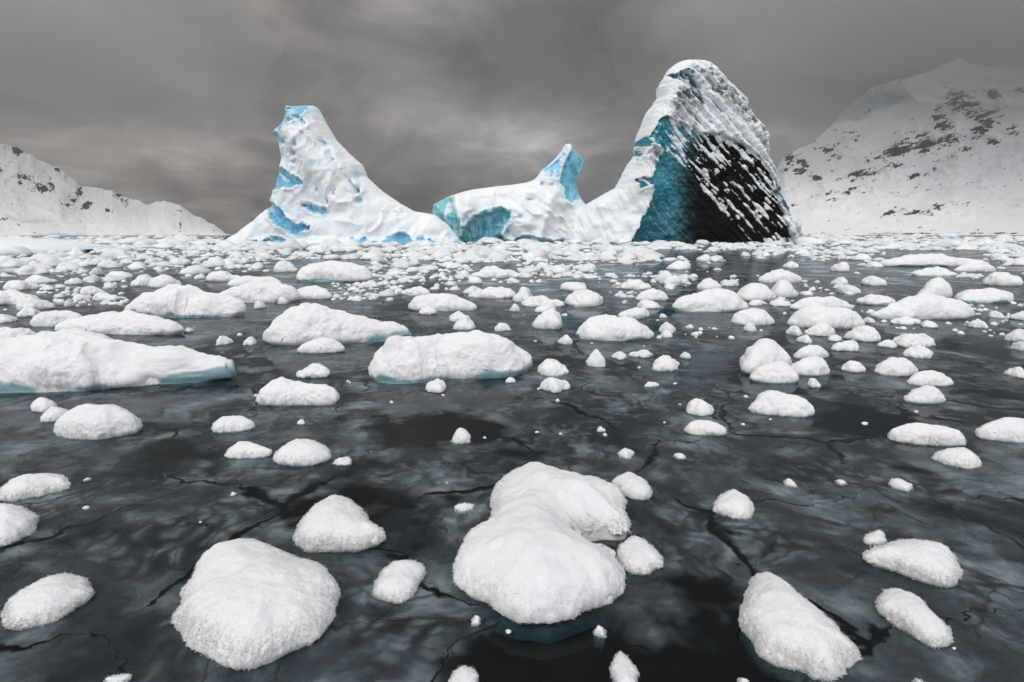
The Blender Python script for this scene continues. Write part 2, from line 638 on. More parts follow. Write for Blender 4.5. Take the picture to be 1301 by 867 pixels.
def view_box(co, loc):
    q = co[co[:, 2] > 0.0] + np.array(loc)
    x, y, z = q[:, 0], q[:, 1], q[:, 2] - CAMH
    dep = y * CT - z * ST
    up = y * ST + z * CT
    px = IW / 2 + F * x / dep
    py = IH / 2 - F * up / dep
    return px.min(), px.max(), py.min(), py.max()


def fit(build, par, target, phi):
    """adjust depth, height, place and width of a floe until it spans the measured box"""
    D, H, Yb, xs, cx = par
    x0, x1, yt, yb = target
    far = 1 - float(sstep(0.10, 0.30, np.float64(phi)))
    D0, H0 = D, H
    for _ in range(5):
        me, loc = build(D, H, Yb, xs, cx, True)
        co = np.empty(len(me.vertices) * 3, np.float32)
        me.vertices.foreach_get('co', co)
        bpy.data.meshes.remove(me)
        a0, a1, b0, b1 = view_box(co.reshape(-1, 3).astype(float), loc)
        k = (yb - yt) / max(b1 - b0, .5)
        D = min(max(D * k ** (1.0 - .75 * far), .35 * D0), 2.2 * D0)
        H = min(max(H * k ** (.25 + .75 * far), .35 * H0), 2.0 * H0)
        xs *= min(max((x1 - x0) / (a1 - a0), .7), 1.4)
        cx += ((x0 + x1) - (a0 + a1)) / 2
        Y1, Y2 = ground(x0, b1)[1], ground(x0, yb)[1]
        Yb += max(min(Y2 - Y1, .25 * Yb), -.25 * Yb)
    return D, H, Yb, xs, cx


FLOE_GROUP = 'snow covered ice floes on the dark water'
RECTS = []          # (cx, cy, w, h) in the photo, where a catalogued floe already lies
SEED = [100]


def floe_poly(label, pts, name='ice_floe', cat='ice floe', hk=1.0, shelf=1.04, group=FLOE_GROUP, rough=None, ck=None, ih=0.0):
    SEED[0] += 1
    pts = np.array(pts, float)
    x0, x1, yt, yb = pts[:, 0].min(), pts[:, 0].max(), pts[:, 1].min(), pts[:, 1].max()
    cx, w, h = (x0 + x1) / 2, x1 - x0, yb - yt
    W, D, H, phi, Yb = plan_from_view(w, h, cx, yb, True)
    H *= hk
    sp = chaikin(pts, 2)
    if ck is None:
        area = np.cross(sp, np.roll(sp, -1, 0))
        A = area.sum() / 2
        ck = (((sp[:, 0] + np.roll(sp[:, 0], -1)) * area).sum() / (6 * A), ((sp[:, 1] + np.roll(sp[:, 1], -1)) * area).sum() / (6 * A))
    ccx, ccy = ck
    # far floes show their top profile: let the height follow it
    wf = 1 - float(sstep(math.radians(10), math.radians(24), np.float64(phi)))
    bins = np.linspace(x0, x1, 15)
    tp = []
    for b in bins:
        y_ = []
        for i in range(len(sp)):
            a, c2 = sp[i], sp[(i + 1) % len(sp)]
            if (a[0] - b) * (c2[0] - b) <= 0 and a[0] != c2[0]:
                y_.append(a[1] + (b - a[0]) / (c2[0] - a[0]) * (c2[1] - a[1]))
        tp.append((max(y_) - min(y_)) / h if y_ else 0.3)
    tp = np.array(tp)
    tp[0], tp[-1] = tp[1] * .8, tp[-2] * .8
    tp = np.clip(.32 + .68 * tp / tp.max(), .3, 1)
    pxm = (Yb * CT + CAMH * ST) / 570.0
    fine = min(0.012, 1.7 * pxm)
    seed = SEED[0]
    rough = rough or (.6 if pxm < .012 else .95)
    wn = float(sstep(0.15, 0.35, np.float64(phi)))
    gb = ground(cx, yb)[1]
    gt = ground(cx, max(yt, 330))[1]

    def vfrac(y):
        lin = (yb - y) / h
        return lin + wn * ((ground(cx, np.maximum(y, 330.0))[1] - gb) / (gt - gb) - lin)
    root = None
    if ih > 0:
        root = bpy.data.objects.new(name, None)
        COL.objects.link(root)

    def build(D, H, Yb, xs, cxx, quick):
        Yw = Yb + vfrac(sp[:, 1]) * D
        zc = Yw * CT + (CAMH - 0.3 * H) * ST
        Xw = ((sp[:, 0] - cx) * xs + cxx - IW / 2) / F * zc
        cY = Yb + float(vfrac(np.array([ccy]))[0]) * D
        cX = ((ccx - cx) * xs + cxx - IW / 2) / F * (cY * CT + (CAMH - 0.3 * H) * ST)
        poly = np.stack([Xw - cX, Yw - cY], 1)
        hs = None
        if wf > 0.01:
            zcm = (Yb + D * .4) * CT + CAMH * ST
            bm = ((bins - cx) * xs + cxx - IW / 2) / F * zcm - cX

            def hs(x, y):
                return 1 + wf * (np.interp(x, bm, tp) - 1)
        if quick:
            me = polar_mesh(name, poly, H, 64, 14, seed, hs, shelf, 0.0, M_FLOE, 0, rough)
        else:
            nth = int(np.clip(w * 3.0, 60, 620))
            nr = int(np.clip(w * 0.55, 10, 120))
            fl = int(np.clip(w * h * .6, 0, 13000)) if pxm < 0.012 else 0
            me = polar_mesh(name, poly, H, nth, nr, seed, hs, shelf, fine, M_FLOE, fl, rough, ih=ih, root=root)
        return me, (cX, cY, 0)
    pr = fit(build, (D, H, Yb, 1.0, cx), (x0, x1, yt, yb), phi)
    me, (cX, cY, _) = build(*pr, False)
    if root is not None:
        o = root
        o.location = (cX, cY, 0)
    else:
        o = link(name, me, (cX, cY, 0))
    tag(o, label, cat, group)
    RECTS.append((cx, (yt + yb) / 2, w, h))
    return o


def floe_lump(label, cx, yb, w, h, name='snow_lump', cat='ice lump', group='lumps of snow covered ice floating on the water'):
    SEED[0] += 1
    rg = np.random.default_rng(SEED[0])
    W, D, H, phi, Yb = plan_from_view(w, h, cx, yb)
    th = np.linspace(0, 2 * math.pi, 28, endpoint=False)
    rr = np.ones(28)
    for k in (2, 3, 4):
        rr += rg.uniform(0.02, 0.13) * np.cos(k * th + rg.uniform(0, 6.3)) * (1.2 if k < 4 else .8)
    x, y = rr * np.cos(th), rr * np.sin(th)
    x = (x - (x.max() + x.min()) / 2) / (x.max() - x.min())
    y = (y - (y.max() + y.min()) / 2) / (y.max() - y.min())
    pxm = (Yb * CT + CAMH * ST) / 570.0
    fine = min(0.012, 1.6 * pxm)
    fl = int(np.clip(w * h * 1.1, 0, 6000)) if pxm < 0.012 else 0
    u1, u2 = rg.uniform(-0.25, 0.25), rg.uniform(-0.2, 0.2)
    seed = SEED[0]

    def build(D, H, Yb, xs, cxx, quick):
        Wd = W * xs

        # a dome whose crest leans to one side
        def hs(px, py):
            return 0.72 + 0.4 * np.exp(-(((px - u1 * Wd) / (0.42 * Wd)) ** 2 + ((py - u2 * D) / (0.5 * D)) ** 2))
        pl = np.stack([x * Wd, y * D], 1)
        if quick:
            me = polar_mesh(name, pl, H, 40, 9, seed, hs, 1.04, 0.0, M_FLOE, 0, 1.5)
        else:
            me = polar_mesh(name, pl, H, int(np.clip(w * 3.2, 36, 300)), 0, seed, hs, 1.04, fine, M_FLOE, fl, 1.5)
        zc = (Yb + D / 2) * CT + (CAMH - .3 * H) * ST
        return me, ((cxx - IW / 2) / F * zc, Yb + D / 2, 0)
    pr = fit(build, (D, H, Yb, 1.0, cx), (cx - w / 2, cx + w / 2, yb - h, yb), phi)
    me, loc = build(*pr, False)
    o = link(name, me, loc)
    tag(o, label, cat, group)
    RECTS.append((cx, yb - h / 2, w, h))
    return o


# --- large floes, traced
FP = floe_poly
FP('large rounded snow floe on dark ice, nearest big one left of the cloverleaf shaped floe',
   [(239,730),(249,712),(270,700),(298,690),(322,686),(346,693),(374,704),(398,723),(415,737),(421,756),(408,782),(391,806),(363,823),(332,840),(305,847),(277,830),(256,820),(239,809),(232,795),(219,789),(235,771),(232,757)])
FP('low slanting snow lump at the near left edge, ragged rim over dark cracked ice',
   [(3,794),(7,768),(35,750),(55,735),(93,728),(104,737),(118,756),(90,771),(66,787),(21,799)], hk=.8)
FP('thin elongated snow lump just behind the rounded one cut by the left edge',
   [(0,633),(7,615),(21,607),(69,599),(88,605),(91,614),(62,622),(35,631),(14,637)], hk=.8)
FP('rounded snow lump cut by the left picture edge below the thin elongated one',
   [(-25,690),(-20,640),(0,638),(24,638),(40,645),(50,658),(40,672),(20,685),(0,693)])
FP('pointed triangular snow lump between the big rounded floe and the cloverleaf shaped floe',
   [(375,690),(380,672),(395,650),(415,632),(428,628),(445,635),(458,650),(470,670),(484,683),(470,693),(450,702),(410,700),(390,700)])
FP('small oblong tilted snow lump just left of the cloverleaf shaped floe',
   [(472,750),(480,730),(490,718),(506,710),(535,713),(541,722),(536,737),(523,757),(510,765),(497,766),(478,758)])
FP('large three lobed cloverleaf shaped snow floe in the near centre',
   [(635,629),(640,610),(654,594),(680,588),(708,593),(735,608),(766,612),(790,624),(803,643),(806,658),(800,670),(766,668),(726,677),(752,686),(776,696),(787,716),(797,740),(780,754),(739,775),(711,787),(680,791),(647,785),(620,770),(595,757),(577,724),(594,697),(622,667),(633,653)],
   ck=(700, 655), hk=.85)
FP('small smooth snow dome behind the upper right lobe of the cloverleaf shaped floe',
   [(777,612),(787,602),(801,600),(815,608),(827,629),(815,634),(801,631)])
FP('small triangular snow lump touching the right side of the cloverleaf shaped floe',
   [(784,697),(797,683),(811,683),(825,695),(842,718),(825,724),(804,731),(790,719)])
FP('narrow upright snow lump cut by the bottom edge right of the cloverleaf shaped floe',
   [(777,853),(784,828),(794,835),(806,847),(810,865),(805,880),(785,880)])
FP('snow lump cut by the bottom edge just below the cloverleaf shaped floe',
   [(569,865),(583,847),(597,847),(607,865),(600,885),(575,885)])
FP('big teardrop shaped snow floe slanting to the bottom edge on the near right',
   [(953,743),(968,733),(982,737),(1000,750),(1020,766),(1055,789),(1069,813),(1090,837),(1069,840),(1065,861),(1041,865),(1017,847),(996,844),(968,830),(955,809),(941,794),(948,768)])
FP('wedge shaped snow lump with a tiny knob of snow at its left tip',
   [(1096,702),(1117,695),(1152,685),(1186,692),(1207,702),(1216,719),(1219,745),(1200,747),(1169,737),(1131,718),(1103,714)], hk=.85)
FP('tiny knob of snow at the left tip of the wedge shaped lump',
   [(1098,690),(1107,678),(1115,674),(1126,681),(1126,690),(1110,694)], name='snow_lump', cat='ice lump')
FP('oblong snow lump between the wedge shaped lump and the teardrop shaped floe',
   [(1114,766),(1126,750),(1141,749),(1169,759),(1186,782),(1209,809),(1204,823),(1180,823),(1162,809),(1141,789),(1117,775)], hk=.85)
FP('small rounded snow lump alone on dark water above the teardrop shaped floe',
   [(906,641),(913,628),(929,622),(948,629),(960,648),(948,660),(927,655),(910,650)])
FP('little crumbly snow lump alone above the wedge shaped one',
   [(1129,612),(1141,607),(1157,617),(1155,624),(1141,622)], name='snow_lump', cat='ice lump')
FP('long low snow lump overlapping a smaller pointed one, near the right edge',
   [(1131,546),(1154,538),(1179,542),(1211,551),(1227,563),(1208,567),(1183,564),(1150,556)])
FP('pointed snow lump at the lower right end of the long low one',
   [(1184,574),(1206,567),(1229,567),(1243,580),(1245,596),(1225,596),(1200,585)])
FP('flat topped snow lump cut by the right picture edge, nearest of those there',
   [(1240,546),(1258,533),(1279,530),(1297,535),(1320,545),(1325,558),(1300,563),(1265,556)])
FP('largest floe, a wide smooth snow slab running out of the left picture edge',
   [(-60,470),(-30,440),(0,430),(36,429),(86,419),(122,415),(150,420),(179,429),(222,426),(250,428),(272,435),(277,447),(250,454),(229,462),(200,464),(179,468),(143,476),(107,487),(54,494),(18,497),(-10,497),(-60,495)], shelf=1.05, ih=.12)
FP('broad humped snow floe with a teal foot behind the largest slab',
   [(157,394),(179,379),(204,367),(229,360),(250,363),(272,372),(297,373),(311,379),(314,388),(300,397),(265,403),(215,404),(186,400)], shelf=1.05, ih=.12)
FP('low lobed snow floe lying between the largest slab and the broad humped floe',
   [(70,415),(79,406),(118,401),(150,395),(179,397),(200,401),(207,406),(229,413),(225,420),(186,424),(150,422),(128,419),(107,420),(72,420)])
FP('low snow ridge at the left end of the low lobed floe',
   [(36,413),(54,403),(86,394),(107,397),(111,404),(79,410),(64,415)])
FP('low snow mound directly behind the broad humped floe',
   [(275,372),(293,365),(322,361),(358,357),(379,360),(379,369),(358,378),(322,384),(311,378)])
FP('flat snow mound at the back of the mound behind the broad humped floe',
   [(288,360),(304,351),(333,349),(358,354),(352,362),(322,364),(297,363)])
FP('rounded snow lump at the right end of the mound behind the broad humped floe',
   [(370,374),(375,367),(397,363),(415,369),(422,376),(404,380),(379,379)])
FP('long thick snow floe in front of the tall white iceberg, nearest to that iceberg',
   [(374,353),(383,340),(404,335),(434,333),(455,335),(472,344),(464,354),(434,358),(393,358)], ih=.12)
FP('big rounded snow floe with a pale teal front beside the long lumpy floe',
   [(341,431),(343,420),(361,410),(386,392),(404,387),(434,392),(470,394),(498,393),(514,397),(517,404),(502,413),(466,419),(434,426),(393,435),(358,437)], shelf=1.08, ih=.26)
FP('small oblong lump just below the big rounded floe with a teal front',
   [(378,447),(383,437),(404,429),(425,429),(434,433),(436,442),(404,449)])
FP('stepped snow lump with a rounded crest below the big teal fronted floe',
   [(325,512),(327,501),(343,483),(358,477),(383,483),(397,490),(418,492),(431,501),(431,512),(404,514),(358,513)])
FP('wide snow lump with frayed rim below the largest slab, two small lumps beside it',
   [(66,544),(82,530),(107,517),(143,512),(172,515),(182,528),(179,538),(154,547),(125,558),(104,556),(79,553)])
FP('small lump touching the left end of the wide frayed lump',
   [(52,535),(57,522),(72,516),(89,522),(86,528),(64,536)], name='snow_lump', cat='ice lump')
FP('smaller and farther of two lumps left of the wide frayed lump',
   [(39,521),(45,508),(57,505),(73,513),(54,523)], name='snow_lump', cat='ice lump')
FP('low sloping lump at the front edge of the largest slab',
   [(163,488),(179,478),(204,469),(222,476),(215,483),(186,489)])
FP('small lump standing above two near lumps between the wide frayed lump and the stepped lump',
   [(270,547),(275,533),(297,528),(324,535),(318,542),(286,550)])
FP('small low lump left of its slightly larger twin, below the stepped lump',
   [(286,581),(297,565),(318,561),(343,572),(340,580),(307,583)])
FP('rounded twin lump with a tiny crumb at its right, below the stepped lump',
   [(349,587),(357,569),(386,558),(411,565),(422,576),(404,589),(375,592)])
FP('long lumpy snow floe slanting up to a knobbed end in the centre of the picture',
   [(466,469),(465,456),(477,444),(520,431),(570,424),(595,420),(627,422),(648,428),(670,431),(673,437),(657,444),(656,454),(620,462),(577,462),(548,473),(513,486),(484,487)], shelf=1.08, ih=.12)
FP('smooth whaleback snow floe right of the long lumpy floe',
   [(731,422),(733,412),(749,401),(770,396),(799,406),(820,415),(829,424),(813,432),(777,433),(749,430)], ih=.12)
FP('broad lumpy snow floe behind the long lumpy floe with smaller lumps around it',
   [(520,387),(527,376),(556,372),(584,376),(604,387),(591,392),(559,394),(534,395)])
FP('widest snow mound in front of the dark iceberg',
   [(853,386),(860,375),(889,367),(918,367),(939,374),(950,383),(950,392),(922,396),(889,395),(860,393)], ih=.12)
FP('rounded snow mound at the right end of the widest mound before the dark iceberg',
   [(936,367),(950,360),(968,360),(979,365),(984,378),(961,382),(944,380)])
FP('lumpy mound behind and right of the rounded one before the dark iceberg',
   [(975,361),(991,356),(1011,363),(1015,372),(993,378),(980,374)])
FP('flat oval slab of snow with a dark undercut front before the dark iceberg',
   [(962,354),(968,345),(993,343),(1018,347),(1020,354),(993,359)])
FP('crumbly low lump in front of the rounded mound before the dark iceberg',
   [(929,406),(936,395),(961,393),(982,397),(984,408),(961,413)])
FP('large soft snow mound in the right middle distance, the front one of an overlapping pair',
   [(1004,401),(1011,390),(1036,387),(1068,394),(1093,401),(1097,410),(1068,417),(1029,412)])
FP('long low mound behind the large soft mound of an overlapping pair',
   [(1006,392),(1011,383),(1047,378),(1086,383),(1083,390),(1047,394)])
FP('wide two stepped snow floe in front of the round boulder like lump',
   [(1109,395),(1136,383),(1154,375),(1183,378),(1218,385),(1231,394),(1226,403),(1175,405),(1133,402)])
FP('round boulder like smooth lump between the two stepped floe and the flat slab',
   [(1163,370),(1172,356),(1190,351),(1208,360),(1212,370),(1204,379),(1179,379)])
FP('flat snow slab with a straight top right of the round boulder like lump',
   [(1211,372),(1212,365),(1240,364),(1268,369),(1286,376),(1279,383),(1240,385),(1214,383)], ih=.12)
FP('longest thin white slab out in the brash ice before the cloud covered mountain',
   [(1121,335),(1140,326),(1179,321),(1211,324),(1243,329),(1254,335),(1211,339),(1154,338)], ih=.12)
FP('low mound at the right front of the longest thin slab',
   [(1213,342),(1226,335),(1254,334),(1267,340),(1243,345)])
FP('tall peaked lump of a tight cluster of four in the right half',
   [(937,460),(943,449),(965,435),(984,430),(1004,438),(1009,454),(989,464),(965,474),(945,471)])
FP('right hand saddle shaped lump of the tight cluster of four',
   [(1004,464),(1022,453),(1043,451),(1057,462),(1059,472),(1036,477),(1014,474)])
FP('rear low lump of the tight cluster of four',
   [(1009,449),(1022,438),(1040,440),(1052,449),(1036,455),(1011,456)])
FP('front triangular lump of the tight cluster of four',
   [(954,476),(968,465),(990,459),(1007,467),(1016,479),(1011,487),(986,487),(961,482)])
FP('long wedge of snow alone below the tight cluster of four',
   [(952,515),(961,505),(975,497),(1000,501),(1022,513),(1034,526),(1018,529),(990,525)])
FP('larger and nearer of two lumps stacked one before the other right of centre',
   [(870,546),(879,533),(900,533),(918,542),(923,553),(897,554)])
FP('upper lump of a diagonal chain of three at the right',
   [(1109,465),(1125,454),(1154,458),(1165,469),(1150,478),(1125,474)])
FP('middle lump of a diagonal chain of three at the right',
   [(1152,483),(1165,470),(1186,474),(1208,485),(1190,491),(1165,488)])
FP('lowest lump with a dark undercut of a diagonal chain of three at the right',
   [(1146,501),(1165,492),(1190,494),(1203,504),(1197,513),(1168,514)])

for lab, cx, yb, w, h in [
    ('snow hump at the left edge behind the largest slab', 20, 441, 74, 26),
    ('rounded knob of snow on the far right end of the long lumpy floe', 640, 421, 22, 11),
    ('short snow lump left of the long thick floe before the tall white iceberg', 362, 346, 33, 13),
    ('lump resting against the upper left end of the big teal fronted floe', 376, 402, 34, 15),
    ('squat lump directly above the stepped lump', 398, 480, 40, 19),
    ('lump at the front of the largest slab, above the low sloping lump', 212, 485, 40, 15),
    ('lump off the right tip of the largest slab', 254, 469, 28, 15),
    ('small round lump in dark water between the largest slab and the big teal fronted floe', 285, 439, 21, 13),
    ('pointed little lump left of the big teal fronted floe', 318, 439, 18, 12),
    ('tiny crumb right of the rounded twin lump', 434, 592, 22, 12),
    ('small lump below the middle of the long lumpy floe', 553, 499, 28, 18),
    ('dome shaped lump between the long lumpy floe and the whaleback floe', 697, 418, 37, 26),
    ('flat fronted block of snow behind the whaleback floe', 744, 390, 45, 22),
    ('low ridge behind the left half of the broad lumpy floe', 530, 376, 38, 12),
    ('knobbly ridge at the right behind the broad lumpy floe', 622, 379, 60, 16),
    ('small lump just in front of the broad lumpy floe', 544, 400, 24, 13),
    ('lump off the lower right of the broad lumpy floe', 583, 409, 27, 14),
    ('double knobbed lump just above the middle of the long lumpy floe', 590, 420, 28, 17),
    ('round lump between the broad lumpy floe and the flat fronted block', 664, 384, 27, 18),
    ('wide low lump left of the flat fronted block', 690, 390, 54, 14),
    ('low front lump before the wide low lump left of the flat fronted block', 695, 397, 28, 12),
    ('small upright lump left of the wide low lump', 654, 396, 12, 10),
    ('upper lump of a vertical pair below the dome shaped lump', 704, 479, 40, 25),
    ('lower lump of a vertical pair below the dome shaped lump', 706, 499, 36, 20),
    ('small cone shaped lump below the whaleback floe', 757, 467, 24, 21),
    ('tiny lump left of the whaleback floe above the vertical pair', 718, 438, 19, 11),
    ('tiny lump right of the cone shaped lump', 787, 457, 19, 11),
    ('flat little lump above the crooked lump right of the cone', 815, 455, 30, 11),
    ('crooked lump with a drooping right end, right of the cone', 846, 472, 39, 20),
    ('flat crumb of snow below the crooked lump', 829, 492, 18, 8),
    ('tiny crumb just right below the end of the long lumpy floe', 649, 487, 13, 8),
    ('small crumbly lump above the top right lobe of the cloverleaf shaped floe', 795, 583, 19, 14),
    ('small round lump alone on cracked ice above the cloverleaf shaped floe', 584, 564, 24, 21),
    ('tiny pointed crumb right of the lump above the cloverleaf lobe', 863, 584, 14, 8),
    ('low lump right behind the whaleback floe', 805, 405, 41, 16),
    ('small peaked lump right of the whaleback floe', 848, 424, 24, 16),
    ('low oval mound in front of the low white iceberg with the horn', 629, 353, 60, 15),
    ('bumpy lump above the lump behind the whaleback floe', 829, 382, 40, 13),
    ('flatter lump in front of the bumpy lump behind the whaleback floe', 822, 392, 28, 12),
    ('peaked lump behind the flat fronted block', 729, 370, 34, 13),
    ('low lump behind the bumpy lump near the whaleback floe', 808, 368, 38, 13),
    ('small lump in front of the tight cluster of four', 1035, 493, 19, 13),
    ('farther and smaller of two lumps stacked one before the other right of centre', 889, 529, 32, 23),
    ('small oval lump between the cluster of four and the chain of three', 1083, 473, 30, 14),
    ('oval lump in front of the large soft mound', 1097, 434, 43, 19),
    ('smaller oval lump left of the one in front of the large soft mound', 1074, 447, 38, 15),
    ('wide low lump above the diagonal chain of three', 1160, 441, 53, 17),
    ('narrower lump between the wide low lump and the diagonal chain of three', 1164, 456, 36, 16),
    ('small lump left of the wide low lump above the chain of three', 1128, 442, 25, 11),
    ('little lump touching the top of the cluster of four', 1022, 437, 20, 11),
    ('little lump right of the top of the cluster of four', 1060, 434, 18, 10),
    ('low lump in front of the soft mounds pair', 1041, 427, 40, 16),
    ('small lump left of the low lump in front of the soft mounds pair', 1008, 427, 20, 13),
    ('pointed lump in front of the crumbly low lump', 953, 422, 17, 12),
    ('small isolated lump right of the two stepped floe', 1243, 418, 26, 13),
    ('upper lump of a pair at the right edge', 1296, 436, 36, 18),
    ('lower lump of a pair at the right edge', 1298, 448, 26, 14),
    ('oval lump at the right edge below the pair', 1292, 481, 30, 15),
    ('low small lump below the right end of the flat slab', 1266, 405, 22, 10),
    ('low lump at the right edge level with the two stepped floe', 1297, 408, 27, 12),
    ('small lump right of the crooked lump', 872, 457, 14, 10),
    ('small lump right of the large soft mound', 1104, 411, 16, 9),
    ('small lump under the right end of the two stepped floe', 1180, 417, 22, 10),
    ('low lump under the left end of the two stepped floe', 1150, 413, 40, 11),
    ('mound between the soft mounds pair and the round boulder like lump', 1114, 388, 48, 14),
    ('bumpy lump behind the mound left of the round boulder like lump', 1109, 363, 32, 14),
    ('rough lump left of the bumpy lump near the round boulder', 1066, 363, 24, 11),
    ('peaked lump out beyond the flat oval slab, right of it', 1067, 345, 26, 12),
    ('small peaked lump just beyond the flat oval slab', 1006, 341, 20, 9),
    ('peaked lump behind the widest mound before the dark iceberg', 901, 368, 30, 14),
    ('wide mound at the right edge below the longest thin slab', 1273, 364, 52, 19),
    ('long low lump in front of the longest thin slab', 1185, 351, 60, 11),
    ('big oval lump at the left edge behind the largest slab', 18, 387, 62, 19),
    ('oval lump in front of the big oval one near the left edge', 42, 395, 50, 18),
    ('small lump in front of the oval lumps near the left edge', 36, 403, 33, 13),
    ('smooth low mound behind the oval lumps near the left edge', 28, 369, 48, 14),
    ('oval lump at the left edge nearest the largest slab', 8, 411, 28, 12),
    ('low lump left of the broad humped floe', 118, 375, 33, 13),
    ('flat two part lump left of the broad humped floe', 135, 382, 34, 10),
    ('small lump between the oval lumps and the two part lump', 87, 390, 13, 10),
    ('lumpy mound behind the left end of the broad humped floe', 183, 364, 34, 15),
    ('smooth mound just behind the crest of the broad humped floe', 209, 366, 46, 17),
    ('low lump behind the lumpy mound near the broad humped floe', 152, 354, 35, 10),
    ('small dome far behind the low lump left of the broad humped floe', 123, 350, 18, 10),
    ('long low lump far behind the oval lumps at the left', 52, 360, 40, 9),
    ('small low lump right of the long low lump at the left', 93, 362, 25, 9),
    ('elongated mound behind the mounds of the broad humped floe', 285, 358, 48, 12),
    ('small lump at the right tip of the broad humped floe', 330, 392, 14, 12),
    ('tiny lump right of the tip of the broad humped floe', 360, 387, 13, 9),
    ('tiny flat lump between the low lobed floe and the largest slab', 240, 423, 13, 6),
    ('tiny ragged crumb left of the cloverleaf shaped floe', 590, 652, 21, 12),
    ('tiny frosty crumb below the left side of the cloverleaf shaped floe', 605, 796, 13, 13),
    ('tiny upright crumb below the right side of the cloverleaf shaped floe', 762, 810, 13, 16),
    ('tiny crumb on a cloudy patch above the small rounded lump', 1004, 620, 15, 11),
    ('tiny crumb at the end of a pale streak right of the cloudy patch', 1067, 617, 13, 9),
    ('tiny crumb right of the thin elongated lump', 110, 613, 9, 6),
    ('small ragged lump cut by the bottom edge left of the big rounded floe', 149, 872, 30, 14),
    ('little lump peeking over the bottom edge left of the teardrop shaped floe', 945, 874, 18, 12),
    ('little lump cut by the bottom edge right of the teardrop shaped floe', 1169, 874, 16, 12),
    ('rounded lump off the right of the long lumpy floe, left of the vertical pair', 602, 374, 26, 10),
]:
    floe_lump(lab, cx, yb, w, h)


# ------------------------------------------------------------------ scattered brash ice
def lump_unit(seed, nth, nr):
    rg = np.random.default_rng(seed)
    th = np.linspace(0, 2 * math.pi, 28, endpoint=False)
    rr = np.ones(28)
    for k in (2, 3, 4):
        rr += rg.uniform(0.02, 0.16) * np.cos(k * th + rg.uniform(0, 6.3))
    x, y = rr * np.cos(th), rr * np.sin(th)
    x = (x - (x.max() + x.min()) / 2) / (x.max() - x.min())
    y = (y - (y.max() + y.min()) / 2) / (y.max() - y.min())
    ox, oy = rg.uniform(-.25, .25), rg.uniform(-.2, .2)

    def hs(px, py):
        return 0.65 + 0.45 * np.exp(-(((px - ox) / .4) ** 2 + ((py - oy) / .5) ** 2))
    return polar_mesh('snow_lump', np.stack([x, y], 1), 0.42, nth, nr, seed, hs, 1.04, 0.0, M_BRASH, 0, 1.9)


HI = [lump_unit(900 + i, 40, 13) for i in range(14)]
LO = [lump_unit(900 + i, 20, 5) for i in range(14)]


def mesh_arrays(me):
    co = np.empty(len(me.vertices) * 3, np.float32)
    me.vertices.foreach_get('co', co)
    me.calc_loop_triangles()
    tr = np.empty(len(me.loop_triangles) * 3, np.int32)
    me.loop_triangles.foreach_get('vertices', tr)
    return co.reshape(-1, 3).astype(float), tr.reshape(-1, 3)


LOA = [mesh_arrays(m) for m in LO]


def free(cx, cy, w, m=0.5):
    for (x, y, rw, rh) in RECTS:
        if abs(cx - x) < rw * .5 + w * m and y - rh * .55 - 2 < cy < y + rh * .5 + 3:
            if abs(cx - x) < rw * .46 + w * .35:
                return False
    return True


SCAT = []


def scatter(n, y0, y1, wmean, wsig, asp, thr, seed, xr=(-160, 1460), power=1.0, wmax=60):
    rg = np.random.default_rng(seed)
    k = 0
    tries = 0
    while k < n and tries < n * 12:
        tries += 1
        cy = y0 + (y1 - y0) * rg.uniform() ** power
        cx = rg.uniform(*xr)
        X, Y = ground(cx, cy)
        cl = float(fbm(np.float64(X * .11), np.float64(Y * .055), np.float64(seed), 3, 41))
        if cl + rg.normal(0, .18) < thr:
            continue
        w = min(wmax, wmean * math.exp(rg.normal(0, wsig)))
        if not free(cx, cy, w):
            continue
        SCAT.append((w, cx, cy, rg.uniform(*asp), int(rg.integers(0, 14)), rg.uniform(0, 6.28), rg.uniform(.8, 1.7)))
        k += 1


scatter(1500, 301.5, 309, 6, .55, (.14, .26), -.6, 1, wmax=26)
scatter(2300, 305.5, 318, 6, .65, (.14, .28), -.30, 2, wmax=34)
scatter(1700, 313, 332, 7, .65, (.18, .34), -.08, 3, wmax=40)
scatter(1050, 329, 354, 7, .65, (.2, .38), -.08, 4, wmax=38)
scatter(640, 350, 388, 6, .6, (.26, .44), -.04, 5, wmax=26)
scatter(210, 383, 430, 5, .5, (.35, .5), 0.05, 6, wmax=16)
scatter(26, 425, 560, 6, .4, (.35, .45), -.1, 7, wmax=11)
scatter(20, 520, 860, 5, .4, (.3, .4), -.3, 8, wmax=8)

SCAT.sort(key=lambda q: -(q[0] * q[0] * q[3]))
NIND = 150
zones = {}


def zone(cx, cy):
    a = 'below the tall white iceberg' if cx < 585 else ('before the horned iceberg' if cx < 745 else
        ('before the dark iceberg' if cx < 1015 else 'before the cloud covered mountain'))
    b = 'in far packed brash ice ' if cy < 334 else ('in loose middle brash ice ' if cy < 372 else 'among larger floes ')
    return b + a


